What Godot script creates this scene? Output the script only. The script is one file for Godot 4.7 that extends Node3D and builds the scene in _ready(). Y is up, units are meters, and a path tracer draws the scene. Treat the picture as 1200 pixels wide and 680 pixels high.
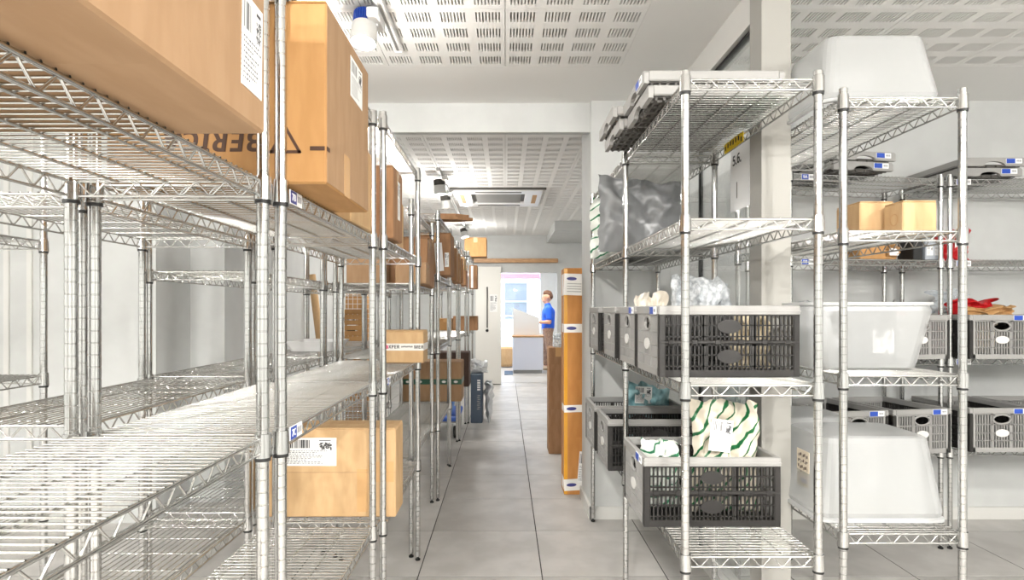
extends Node3D
# A stock room with rows of chrome wire shelving either side of a tiled aisle.
# Camera at the origin of x and z, 1.29 m up, looking along -z. d below is the distance in front of it.

const F := 710.0          # focal length in pixels of the 1200 x 680 frame
const EYE := 1.29
const CEIL := 2.58
const SHELVES := [0.51, 1.03, 1.56, 2.0]
const R_SHELVES := [0.56, 1.07, 1.565, 1.98]
const T_SHELVES := [0.565, 1.08, 1.55, 1.985]

var M := {}
var used := {}
var rng := RandomNumberGenerator.new()
var mesh_cache := {}


# ------------------------------------------------------------------ geometry
class Geo:
	var v := PackedVector3Array()
	var n := PackedVector3Array()
	var t := PackedVector2Array()
	var x := Transform3D.IDENTITY

	func tri(a: Vector3, b: Vector3, c: Vector3, na: Vector3, nb: Vector3, nc: Vector3, ua := Vector2.ZERO, ub := Vector2.ZERO, uc := Vector2.ZERO) -> void:
		a = x * a; b = x * b; c = x * c
		na = (x.basis * na).normalized(); nb = (x.basis * nb).normalized(); nc = (x.basis * nc).normalized()
		if (b - a).cross(c - a).dot(na + nb + nc) > 0.0:
			v.push_back(a); v.push_back(c); v.push_back(b)
			n.push_back(na); n.push_back(nc); n.push_back(nb)
			t.push_back(ua); t.push_back(uc); t.push_back(ub)
		else:
			v.push_back(a); v.push_back(b); v.push_back(c)
			n.push_back(na); n.push_back(nb); n.push_back(nc)
			t.push_back(ua); t.push_back(ub); t.push_back(uc)

	# corners in order round the face; uv runs 0..1 with the first corner bottom left
	func quad(a: Vector3, b: Vector3, c: Vector3, d: Vector3, nn: Vector3) -> void:
		tri(a, b, c, nn, nn, nn, Vector2(0, 1), Vector2(1, 1), Vector2(1, 0))
		tri(a, c, d, nn, nn, nn, Vector2(0, 1), Vector2(1, 0), Vector2(0, 0))

	func box(c: Vector3, s: Vector3) -> void:
		var h := s * 0.5
		quad(c + Vector3(-h.x, -h.y, h.z), c + Vector3(h.x, -h.y, h.z), c + Vector3(h.x, h.y, h.z), c + Vector3(-h.x, h.y, h.z), Vector3.BACK)
		quad(c + Vector3(h.x, -h.y, -h.z), c + Vector3(-h.x, -h.y, -h.z), c + Vector3(-h.x, h.y, -h.z), c + Vector3(h.x, h.y, -h.z), Vector3.FORWARD)
		quad(c + Vector3(h.x, -h.y, h.z), c + Vector3(h.x, -h.y, -h.z), c + Vector3(h.x, h.y, -h.z), c + Vector3(h.x, h.y, h.z), Vector3.RIGHT)
		quad(c + Vector3(-h.x, -h.y, -h.z), c + Vector3(-h.x, -h.y, h.z), c + Vector3(-h.x, h.y, h.z), c + Vector3(-h.x, h.y, -h.z), Vector3.LEFT)
		quad(c + Vector3(-h.x, h.y, h.z), c + Vector3(h.x, h.y, h.z), c + Vector3(h.x, h.y, -h.z), c + Vector3(-h.x, h.y, -h.z), Vector3.UP)
		quad(c + Vector3(-h.x, -h.y, -h.z), c + Vector3(h.x, -h.y, -h.z), c + Vector3(h.x, -h.y, h.z), c + Vector3(-h.x, -h.y, h.z), Vector3.DOWN)

	func span(lo: Vector3, hi: Vector3) -> void:
		box((lo + hi) * 0.5, (hi - lo).abs())

	# box with chamfered edges
	func cbox(c: Vector3, s: Vector3, b: float) -> void:
		var h := s * 0.5
		var P := {}
		for i in 8:
			var sg := Vector3(1 if i & 1 else -1, 1 if i & 2 else -1, 1 if i & 4 else -1)
			for a in 3:
				var p := h - Vector3(b, b, b)
				p[a] = h[a]
				P[i * 3 + a] = c + p * sg
		for a in 3:
			var b1 := 1 << ((a + 1) % 3)
			var b2 := 1 << ((a + 2) % 3)
			for s2 in 2:
				var base := (1 << a) if s2 else 0
				var nn := Vector3.ZERO
				nn[a] = 1 if s2 else -1
				quad(P[base * 3 + a], P[(base | b1) * 3 + a], P[(base | b1 | b2) * 3 + a], P[(base | b2) * 3 + a], nn)
			var u := (a + 1) % 3
			var w := (a + 2) % 3
			for k in 4:
				var e := (b1 if k & 1 else 0) | (b2 if k & 2 else 0)
				var nn := Vector3.ZERO
				nn[u] = 1 if k & 1 else -1
				nn[w] = 1 if k & 2 else -1
				quad(P[e * 3 + u], P[(e | (1 << a)) * 3 + u], P[(e | (1 << a)) * 3 + w], P[e * 3 + w], nn.normalized())
		for i in 8:
			var sg := Vector3(1 if i & 1 else -1, 1 if i & 2 else -1, 1 if i & 4 else -1).normalized()
			tri(P[i * 3], P[i * 3 + 1], P[i * 3 + 2], sg, sg, sg)

	func tube(a: Vector3, b: Vector3, r: float, k := 6, r2 := -1.0, caps := false) -> void:
		if r2 < 0: r2 = r
		var d := (b - a).normalized()
		var u := d.cross(Vector3.UP if absf(d.y) < 0.9 else Vector3.RIGHT).normalized()
		var w := d.cross(u)
		for i in k:
			var p := TAU * i / k
			var q := TAU * (i + 1) / k
			var n0 := u * cos(p) + w * sin(p)
			var n1 := u * cos(q) + w * sin(q)
			tri(a + n0 * r, a + n1 * r, b + n1 * r2, n0, n1, n1)
			tri(a + n0 * r, b + n1 * r2, b + n0 * r2, n0, n1, n0)
			if caps:
				tri(a, a + n0 * r, a + n1 * r, -d, -d, -d)
				tri(b, b + n0 * r2, b + n1 * r2, d, d, d)

	func path(pts: Array, r: float, k := 5) -> void:
		for i in pts.size() - 1:
			tube(pts[i], pts[i + 1], r, k)

	# profile: Vector2(radius, height), turned round y
	func lathe(pr: Array, k := 16, at := Vector3.ZERO) -> void:
		for j in pr.size() - 1:
			var p: Vector2 = pr[j]
			var q: Vector2 = pr[j + 1]
			var d := q - p
			var nn := Vector2(d.y, -d.x).normalized()
			for i in k:
				var a := TAU * i / k
				var b := TAU * (i + 1) / k
				var ca := Vector3(cos(a), 0, sin(a))
				var cb := Vector3(cos(b), 0, sin(b))
				var na := ca * nn.x + Vector3.UP * nn.y
				var nb := cb * nn.x + Vector3.UP * nn.y
				var p0 := at + ca * p.x + Vector3.UP * p.y
				var p1 := at + cb * p.x + Vector3.UP * p.y
				var q0 := at + ca * q.x + Vector3.UP * q.y
				var q1 := at + cb * q.x + Vector3.UP * q.y
				if p.x > 0.0: tri(p0, p1, q1, na, nb, nb)
				if q.x > 0.0: tri(p0, q1, q0, na, nb, na)

	# flat polygon in xy pulled through z
	func prism(poly: PackedVector2Array, z0: float, z1: float) -> void:
		var id := Geometry2D.triangulate_polygon(poly)
		for i in range(0, id.size(), 3):
			for z in [z0, z1]:
				var nn := Vector3(0, 0, 1 if z == maxf(z0, z1) else -1)
				var a := poly[id[i]]; var b := poly[id[i + 1]]; var c := poly[id[i + 2]]
				tri(Vector3(a.x, a.y, z), Vector3(b.x, b.y, z), Vector3(c.x, c.y, z), nn, nn, nn)
		var cw := 1.0 if Geometry2D.is_polygon_clockwise(poly) else -1.0
		for i in poly.size():
			var a := poly[i]
			var b := poly[(i + 1) % poly.size()]
			var nn := Vector3(-(b - a).y, (b - a).x, 0).normalized() * cw
			quad(Vector3(a.x, a.y, z0), Vector3(b.x, b.y, z0), Vector3(b.x, b.y, z1), Vector3(a.x, a.y, z1), nn)

	func done() -> ArrayMesh:
		var arr := []
		arr.resize(Mesh.ARRAY_MAX)
		arr[Mesh.ARRAY_VERTEX] = v
		arr[Mesh.ARRAY_NORMAL] = n
		arr[Mesh.ARRAY_TEX_UV] = t
		var m := ArrayMesh.new()
		m.add_surface_from_arrays(Mesh.PRIMITIVE_TRIANGLES, arr)
		return m


# ------------------------------------------------------------------ nodes
func numbered(called: String) -> String:
	var k: int = used.get(called, 0)
	used[called] = k + 1
	return called if k == 0 else "%s_%03d" % [called, k]

func part(called: String, mesh, mat: Material, parent: Node, at := Vector3.ZERO, label := "") -> MeshInstance3D:
	var o := MeshInstance3D.new()
	o.name = called
	o.mesh = mesh.done() if mesh is Geo else mesh
	o.material_override = mat
	o.position = at
	parent.add_child(o, true)
	if label: o.set_meta("label", label)
	return o

func thing(called: String, label: String, category: String, at := Vector3.ZERO, turn := 0.0, group := "") -> Node3D:
	var o := Node3D.new()
	o.name = numbered(called)
	add_child(o)
	o.position = at
	o.rotation.y = turn
	o.set_meta("label", label)
	o.set_meta("category", category)
	if group: o.set_meta("group", group)
	return o

func structure(called: String, g: Geo, mat: Material) -> MeshInstance3D:
	var o := part(numbered(called), g, mat, self)
	o.set_meta("kind", "structure")
	return o

func P(px: float, py: float, d: float) -> Vector3:
	return Vector3((px - 592.0) * d / F, EYE - (py - 363.0) * d / F, -d)

# lettering as a thin raised print; lies in the xy plane facing +z, centred
func lettering(text: String, size: float, bold: bool, mat: Material, parent: Node, xf: Transform3D, called := "lettering") -> MeshInstance3D:
	var key := "text" + text + str(size) + str(bold)
	if not mesh_cache.has(key):
		var tm := TextMesh.new()
		var f := SystemFont.new()
		f.font_names = PackedStringArray(["Droid Sans"])
		if bold: f.font_weight = 700
		tm.font = f
		tm.text = text
		tm.font_size = 64
		tm.pixel_size = size / 48.0
		tm.depth = 0.0008
		tm.curve_step = 2.0
		mesh_cache[key] = tm
	var o := part(called, mesh_cache[key], mat, parent)
	o.transform = xf
	return o


# ------------------------------------------------------------------ materials
func std(c: Color, rough := 0.6, metal := 0.0) -> StandardMaterial3D:
	var m := StandardMaterial3D.new()
	m.albedo_color = c
	m.roughness = rough
	m.metallic = metal
	return m

func noise_image(size: int, seed_: int, freq: float, a: Color, b: Color, stretch := 1.0, oct := 4) -> Image:
	var fn := FastNoiseLite.new()
	fn.seed = seed_
	fn.frequency = freq
	fn.fractal_octaves = oct
	var src := fn.get_seamless_image(size, size)
	var im := Image.create(size, size, true, Image.FORMAT_RGB8)
	for y in size:
		for x in size:
			var k := src.get_pixel(x, int(y * stretch) % size).r
			im.set_pixel(x, y, a.lerp(b, clampf((k - 0.25) * 2.0, 0.0, 1.0)))
	im.generate_mipmaps()
	return im

func textured(im: Image, scale: float, rough: float, world := false) -> StandardMaterial3D:
	var m := StandardMaterial3D.new()
	m.albedo_texture = ImageTexture.create_from_image(im)
	m.roughness = rough
	m.uv1_triplanar = true
	m.uv1_world_triplanar = world
	m.uv1_scale = Vector3.ONE * scale
	return m

func printed(im: Image, rough := 0.6) -> StandardMaterial3D:
	im.generate_mipmaps()
	var m := StandardMaterial3D.new()
	m.albedo_texture = ImageTexture.create_from_image(im)
	m.roughness = rough
	return m

# a white shipping label: bars, blocks and lines of small print
func label_image(w: int, h: int, seed_: int, upright: bool) -> Image:
	var r := RandomNumberGenerator.new()
	r.seed = seed_
	var im := Image.create(w, h, true, Image.FORMAT_RGB8)
	im.fill(Color(0.92, 0.92, 0.91))
	var ink := Color(0.16, 0.16, 0.18)
	var k := int(h * 0.08)
	var x := int(w * 0.08)
	while x < int(w * (0.55 if upright else 0.5)):
		var b := r.randi_range(1, 4)
		im.fill_rect(Rect2i(x, k, b, int(h * 0.3)), ink)
		x += b + r.randi_range(1, 4)
	for j in 9:
		var yy := int(h * (0.46 + j * 0.055))
		x = int(w * 0.08)
		var stop := w * r.randf_range(0.35, 0.9)
		while x < stop:
			var b := r.randi_range(3, 9)
			im.fill_rect(Rect2i(x, yy, b, maxi(2, int(h * 0.022))), Color(0.35, 0.35, 0.37))
			x += b + 3
	im.fill_rect(Rect2i(int(w * 0.68), int(h * 0.08), int(w * 0.22), int(h * 0.04)), ink)
	for j in 60:
		im.fill_rect(Rect2i(int(w * r.randf_range(0.68, 0.9)), int(h * r.randf_range(0.16, 0.4)), 4, 4), Color(0.25, 0.25, 0.26))
	return im

func make_materials() -> void:
	var chrome := std(Color(0.79, 0.79, 0.785), 0.14, 1.0)
	M.chrome = chrome
	M.wire = std(Color(0.79, 0.79, 0.78), 0.22, 1.0)
	M.dark_ring = std(Color(0.10, 0.10, 0.10), 0.5)
	M.rubber = std(Color(0.05, 0.05, 0.05), 0.7)
	M.wall = textured(noise_image(128, 3, 0.03, Color(0.765, 0.77, 0.765), Color(0.78, 0.785, 0.78)), 1.2, 0.75, true)
	M.trim = std(Color(0.82, 0.815, 0.80), 0.5)
	M.post_paint = std(Color(0.60, 0.592, 0.57), 0.6)
	M.ceiling = std(Color(0.94, 0.935, 0.925), 0.85)
	M.slab = std(Color(0.80, 0.79, 0.775), 0.9)
	M.grout = std(Color(0.27, 0.26, 0.25), 0.9)
	M.tiles = []
	for k in 4:
		var s := 0.018 * k
		var m := textured(noise_image(256, 20 + k, 0.016, Color(0.665 + s, 0.652 + s, 0.636 + s), Color(0.715 + s, 0.702 + s, 0.686 + s), 1.0, 5), 0.9, 0.42, true)
		m.uv1_offset = Vector3(0.37 * k, 0.21 * k, 0.63 * k)
		M.tiles.append(m)
	M.card = textured(noise_image(256, 41, 0.03, Color(0.605, 0.48, 0.355), Color(0.635, 0.51, 0.385), 0.25), 2.5, 0.8)
	M.card_light = textured(noise_image(256, 42, 0.03, Color(0.735, 0.60, 0.435), Color(0.77, 0.64, 0.475), 0.25), 2.5, 0.8)
	M.card_orange = textured(noise_image(256, 43, 0.03, Color(0.65, 0.48, 0.285), Color(0.68, 0.51, 0.31), 0.25), 2.5, 0.7)
	M.card_brown = textured(noise_image(256, 44, 0.03, Color(0.57, 0.42, 0.29), Color(0.62, 0.465, 0.33), 0.25), 2.5, 0.8)
	M.card_dark = textured(noise_image(256, 45, 0.03, Color(0.25, 0.175, 0.14), Color(0.29, 0.205, 0.165), 0.25), 2.5, 0.7)
	M.card_amber = textured(noise_image(256, 46, 0.03, Color(0.70, 0.47, 0.23), Color(0.735, 0.505, 0.26), 0.25), 2.5, 0.75)
	M.tape_clear = std(Color(0.78, 0.62, 0.43), 0.15)
	M.tape_amber = std(Color(0.82, 0.58, 0.14), 0.25)
	M.tape_white = std(Color(0.90, 0.89, 0.87), 0.35)
	M.tape_green = std(Color(0.10, 0.30, 0.22), 0.35)
	M.ink = std(Color(0.27, 0.17, 0.11), 0.7)
	M.ink_black = std(Color(0.10, 0.10, 0.11), 0.6)
	M.paper = std(Color(0.92, 0.92, 0.92), 0.6)
	M.blue = std(Color(0.13, 0.28, 0.66), 0.4)
	M.navy = std(Color(0.16, 0.17, 0.45), 0.4)
	M.yellow = std(Color(0.88, 0.75, 0.10), 0.5)
	M.label_a = printed(label_image(128, 96, 5, false))
	M.label_b = printed(label_image(96, 192, 6, true))
	M.label_c = printed(label_image(160, 96, 7, false))
	M.barcode = printed(bar_image())
	M.crate_rim = std(Color(0.58, 0.575, 0.565), 0.5)
	M.crate_dark = std(Color(0.115, 0.105, 0.098), 0.5)
	M.crate_mid = std(Color(0.32, 0.31, 0.295), 0.5)
	M.crate_grey = std(Color(0.64, 0.635, 0.625), 0.5)
	M.badge = std(Color(0.82, 0.815, 0.80), 0.45)
	var tub := std(Color(0.76, 0.765, 0.765, 0.40), 0.3)
	tub.transparency = BaseMaterial3D.TRANSPARENCY_ALPHA
	tub.backlight_enabled = true
	tub.backlight = Color(0.5, 0.5, 0.5)
	M.tub = tub
	var glass := std(Color(0.90, 0.94, 0.93, 0.10), 0.02)
	glass.transparency = BaseMaterial3D.TRANSPARENCY_ALPHA
	M.glass = glass
	var film := std(Color(0.90, 0.93, 0.95, 0.45), 0.12)
	film.transparency = BaseMaterial3D.TRANSPARENCY_ALPHA
	M.film = film
	M.wood = textured(noise_image(256, 51, 0.02, Color(0.66, 0.49, 0.33), Color(0.76, 0.60, 0.43), 8.0), 1.5, 0.5)
	M.white_gloss = std(Color(0.90, 0.90, 0.90), 0.3)
	M.grey_metal = std(Color(0.62, 0.62, 0.61), 0.35, 0.6)
	M.black = std(Color(0.06, 0.06, 0.065), 0.5)
	M.door = std(Color(0.88, 0.87, 0.845), 0.5)
	M.red = std(Color(0.72, 0.09, 0.12), 0.35)

func bar_image() -> Image:
	var r := RandomNumberGenerator.new()
	r.seed = 12
	var im := Image.create(64, 32, true, Image.FORMAT_RGB8)
	im.fill(Color(0.92, 0.92, 0.92))
	var x := 5
	while x < 58:
		var b := r.randi_range(1, 3)
		im.fill_rect(Rect2i(x, 5, b, 20), Color(0.15, 0.15, 0.17))
		x += b + r.randi_range(1, 3)
	return im


# ------------------------------------------------------------------ scene
func _ready() -> void:
	rng.seed = 7
	# camera
	var cam := Camera3D.new()
	cam.name = "camera"
	add_child(cam)
	cam.position = Vector3(0, EYE, 0)
	cam.near = 0.05
	cam.far = 120.0
	cam.projection = Camera3D.PROJECTION_FRUSTUM
	cam.size = cam.near * 680.0 / F
	cam.frustum_offset = Vector2(8.0, 23.0) * cam.near / F
	cam.current = true
	# sky, sun and exposure
	var we := WorldEnvironment.new()
	we.name = "surroundings"
	var e := Environment.new()
	e.background_mode = Environment.BG_SKY
	var sky := Sky.new()
	var sm := ProceduralSkyMaterial.new()
	sm.sky_top_color = Color(0.55, 0.68, 0.85)
	sm.sky_horizon_color = Color(0.82, 0.86, 0.90)
	sm.ground_horizon_color = Color(0.75, 0.76, 0.76)
	sm.ground_bottom_color = Color(0.55, 0.55, 0.54)
	sm.sky_energy_multiplier = 3.8
	sky.sky_material = sm
	e.sky = sky
	e.tonemap_mode = Environment.TONE_MAPPER_LINEAR
	e.tonemap_exposure = 0.75
	e.sdfgi_enabled = true
	e.ssao_enabled = true
	e.ssil_enabled = true
	we.environment = e
	add_child(we)
	var sun := DirectionalLight3D.new()
	sun.name = "sun"
	sun.light_energy = 5.0
	sun.light_color = Color(1.0, 0.96, 0.90)
	sun.light_angular_distance = 0.5
	sun.shadow_enabled = true
	add_child(sun)
	sun.look_at_from_position(Vector3.ZERO, Vector3(-0.45, -0.75, -0.6), Vector3.UP)

	make_materials()
	bag_materials()
	build_room()
	build_lights()
	build_racks()
	build_far_room()
	build_left_goods()
	build_right_goods()
	build_back_goods()
	build_person()


# track spot lamps; most hang out of view and light racks and walls
func build_lights() -> void:
	track("white ceiling track over the first wire racks beside the aisle", Vector3(-0.52, CEIL, 2.6), Vector3(-0.52, CEIL, -2.95))
	track("white ceiling track running back past the air conditioning cassette", Vector3(-0.62, CEIL, -5.5), Vector3(-0.60, CEIL, -9.7))
	track("unseen ceiling track holding the lamps that light the second rack row", Vector3(-2.45, CEIL, 2.4), Vector3(-2.45, CEIL, -1.2))  # out of view; its lamps light the left racks and floor
	track("unseen ceiling track holding the lamps that light the partitioned room", Vector3(2.35, CEIL, 2.4), Vector3(2.35, CEIL, -1.2))  # out of view; its lamps light the tubs and back wall racks
	track("unseen ceiling track behind the viewer for lamps lighting the aisle and post", Vector3(0.60, CEIL, 2.9), Vector3(0.60, CEIL, 0.5))  # out of view behind the camera, carries lamps for frontal light
	shop_fill_panel("added fill light panel out of view, brightening the reception counter", Vector3(0.5, 2.85, -12.2))  # added fill for the shop interior, above the visible doorway
	shop_fill_panel("added fill light panel out of view, brightening the shop near its window", Vector3(-0.6, 2.85, -13.6))  # second added fill panel, nearer the shop glass
	var E := 4.6
	lamp("blue finned track spot lamp with a glowing white head", Vector3(-0.60, 2.475, -2.58), Vector3(-0.05, -1, 0.18), true, E * 0.35)
	lamp("dark banded track spot lamp in front of the air conditioning cassette", Vector3(-0.62, 2.44, -5.75), Vector3(0.1, -1, -0.1), false, E * 0.45)
	lamp("dark banded track spot lamp second along the far track", Vector3(-0.64, 2.44, -6.55), Vector3(0.1, -1, -0.2), false, E * 0.45)
	lamp("dark banded track spot lamp placed to light the rear racks near the sliding door", Vector3(-0.62, 2.44, -9.2), Vector3(0.2, -1, 0.1), false, E * 0.5)  # position chosen to light the rear ceiling and last racks
	lamp("unseen track spot lamp behind the viewer, lighting the left racks from the front", Vector3(-0.55, 2.44, 0.9), Vector3(0.05, -1, -0.3), false, E)  # out of view, placed to light camera-facing sides
	lamp("unseen track spot lamp at the end of the track behind the viewer, lighting the goods ahead", Vector3(-0.55, 2.44, 2.3), Vector3(0.0, -1, -0.6), false, E)  # also out of view, throws light forward over the racks
	lamp("unseen track spot lamp lighting the second rack row from the side", Vector3(-2.5, 2.44, -0.4), Vector3(0.15, -1, -0.2), false, E * 0.7)  # out of view, placed to light the left racks
	lamp("unseen track spot lamp behind the viewer, lighting the back left wall", Vector3(-2.5, 2.44, 1.6), Vector3(0.1, -1, -0.5), false, E * 0.8)  # out of view, placed to light the left rear wall
	lamp("unseen track spot lamp lighting the tub rack in the partitioned room", Vector3(2.3, 2.44, -0.3), Vector3(-0.1, -1, -0.25), false, E * 0.7)  # out of view, placed to light the tubs
	lamp("unseen track spot lamp lighting the partitioned room from its near end", Vector3(2.3, 2.44, 1.6), Vector3(-0.1, -1, -0.5), false, E * 0.8)  # out of view, placed to light the right rear wall
	lamp("unseen track spot lamp over the aisle behind the viewer, lighting the white post", Vector3(0.55, 2.44, 1.2), Vector3(0.0, -1, -0.3), false, E)  # out of view, placed to light the post and crate fronts
	lamp("unseen track spot lamp by the wall behind the viewer, lighting the aisle ahead", Vector3(0.55, 2.44, 2.5), Vector3(0.0, -1, -0.6), false, E)  # out of view, placed to light the aisle and fascia evenly

# added fill panel, out of view in the shop ceiling, to brighten the shop
func shop_fill_panel(label: String, at: Vector3) -> void:
	var o := thing("added_fill_panel", label, "lamp", at)
	var g := Geo.new()
	g.cbox(Vector3(0, -0.02, 0), Vector3(0.64, 0.04, 0.64), 0.004)
	part("frame", g, M.white_gloss, o)
	g = Geo.new()
	g.box(Vector3(0, -0.0405, 0), Vector3(0.58, 0.001, 0.58))
	part("diffuser", g, M.lamp_glow, o)
	var a := AreaLight3D.new()
	a.name = "glow"
	o.add_child(a)
	a.position = Vector3(0, -0.045, 0)
	a.rotation.x = -PI / 2
	a.area_size = Vector2(0.58, 0.58)
	a.light_energy = 9.0
	a.light_color = Color(1.0, 0.98, 0.95)
	a.area_range = 12.0
	a.shadow_enabled = true

func track(label: String, a: Vector3, b: Vector3) -> void:
	var o := thing("ceiling_track", label, "track", (a + b) * 0.5, 0.0)
	var g := Geo.new()
	var l := absf(a.z - b.z)
	g.cbox(Vector3(0, -0.016, 0), Vector3(0.034, 0.032, l), 0.003)
	part("rail", g, M.white_gloss, o)
	g = Geo.new()
	g.box(Vector3(0, -0.0325, 0), Vector3(0.012, 0.001, l - 0.02))
	part("conductor_slot", g, M.grey_metal, o)
	g = Geo.new()
	g.cbox(Vector3(0, -0.018, -l * 0.5 - 0.008), Vector3(0.038, 0.036, 0.018), 0.003)
	part("end_cap", g, M.white_gloss, o)

func lamp(label: String, at: Vector3, aim: Vector3, blue: bool, energy: float) -> void:
	var o := thing("track_spot_lamp", label, "lamp", at, 0.0)
	var head := Transform3D(Basis(Quaternion(Vector3.DOWN, aim.normalized())), Vector3.ZERO)
	var g := Geo.new()
	var up := CEIL - 0.034 - at.y
	g.cbox(Vector3(0.05, up - 0.02, 0.0), Vector3(0.05, 0.04, 0.15), 0.004)
	part("adapter", g, M.white_gloss, o)
	g = Geo.new()
	g.tube(Vector3(0.05, up - 0.04, 0), Vector3(0.05, 0.03, 0), 0.008, 8)
	g.tube(Vector3(0.06, 0.03, 0), Vector3(-0.01, 0.03, 0), 0.008, 8)
	part("arm", g, M.white_gloss, o)
	# heat sink: a stack of fins round a core
	g = Geo.new()
	g.x = head
	g.lathe([Vector2(0, 0.085), Vector2(0.046, 0.085), Vector2(0.046, 0.03), Vector2(0, 0.03)], 20)
	for i in 28:
		var a := TAU * i / 28.0
		var c := Vector3(cos(a), 0, sin(a))
		g.tube(c * 0.049 + Vector3.UP * 0.034, c * 0.049 + Vector3.UP * 0.081, 0.0032, 4)
	part("heat_sink", g, M.lamp_blue if blue else M.lamp_dark, o)
	g = Geo.new()
	g.x = head
	g.lathe([Vector2(0.046, 0.032), Vector2(0.053, 0.028), Vector2(0.056, -0.045), Vector2(0.052, -0.055), Vector2(0.048, -0.05)], 24)
	part("housing", g, M.lamp_white, o)
	g = Geo.new()
	g.x = head
	g.lathe([Vector2(0.0, -0.05), Vector2(0.049, -0.05)], 24)
	part("lens", g, M.lamp_glow, o)
	var s := SpotLight3D.new()
	s.name = "beam"
	o.add_child(s)
	s.transform = Transform3D(Basis.looking_at(aim.normalized(), Vector3.FORWARD), head * Vector3(0, -0.058, 0))
	s.light_energy = energy * 1.0
	s.light_color = Color(1.0, 0.99, 0.97)
	s.light_size = 0.05
	s.spot_angle = 80.0
	s.spot_angle_attenuation = 0.6
	s.spot_range = 14.0
	s.spot_attenuation = 2.0
	s.shadow_enabled = true
	# all-round light below the frosted head, strength chosen to lift ceiling and walls
	var b := OmniLight3D.new()
	b.name = "head_omni"
	o.add_child(b)
	b.position = head * Vector3(0, -0.075, 0)
	b.light_energy = energy * 0.55
	b.light_color = Color(1.0, 0.99, 0.97)
	b.light_size = 0.05
	b.omni_range = 14.0
	b.omni_attenuation = 2.0
	b.shadow_enabled = true


func wall_box(called: String, lo: Vector3, hi: Vector3, mat = null) -> MeshInstance3D:
	var g := Geo.new()
	g.span(lo, hi)
	return structure(called, g, mat if mat else M.wall)

# spans are given as x0, x1, y0, y1, d0, d1
func slab(called: String, x0: float, x1: float, y0: float, y1: float, d0: float, d1: float, mat = null) -> MeshInstance3D:
	return wall_box(called, Vector3(x0, y0, -d1), Vector3(x1, y1, -d0), mat)

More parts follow.
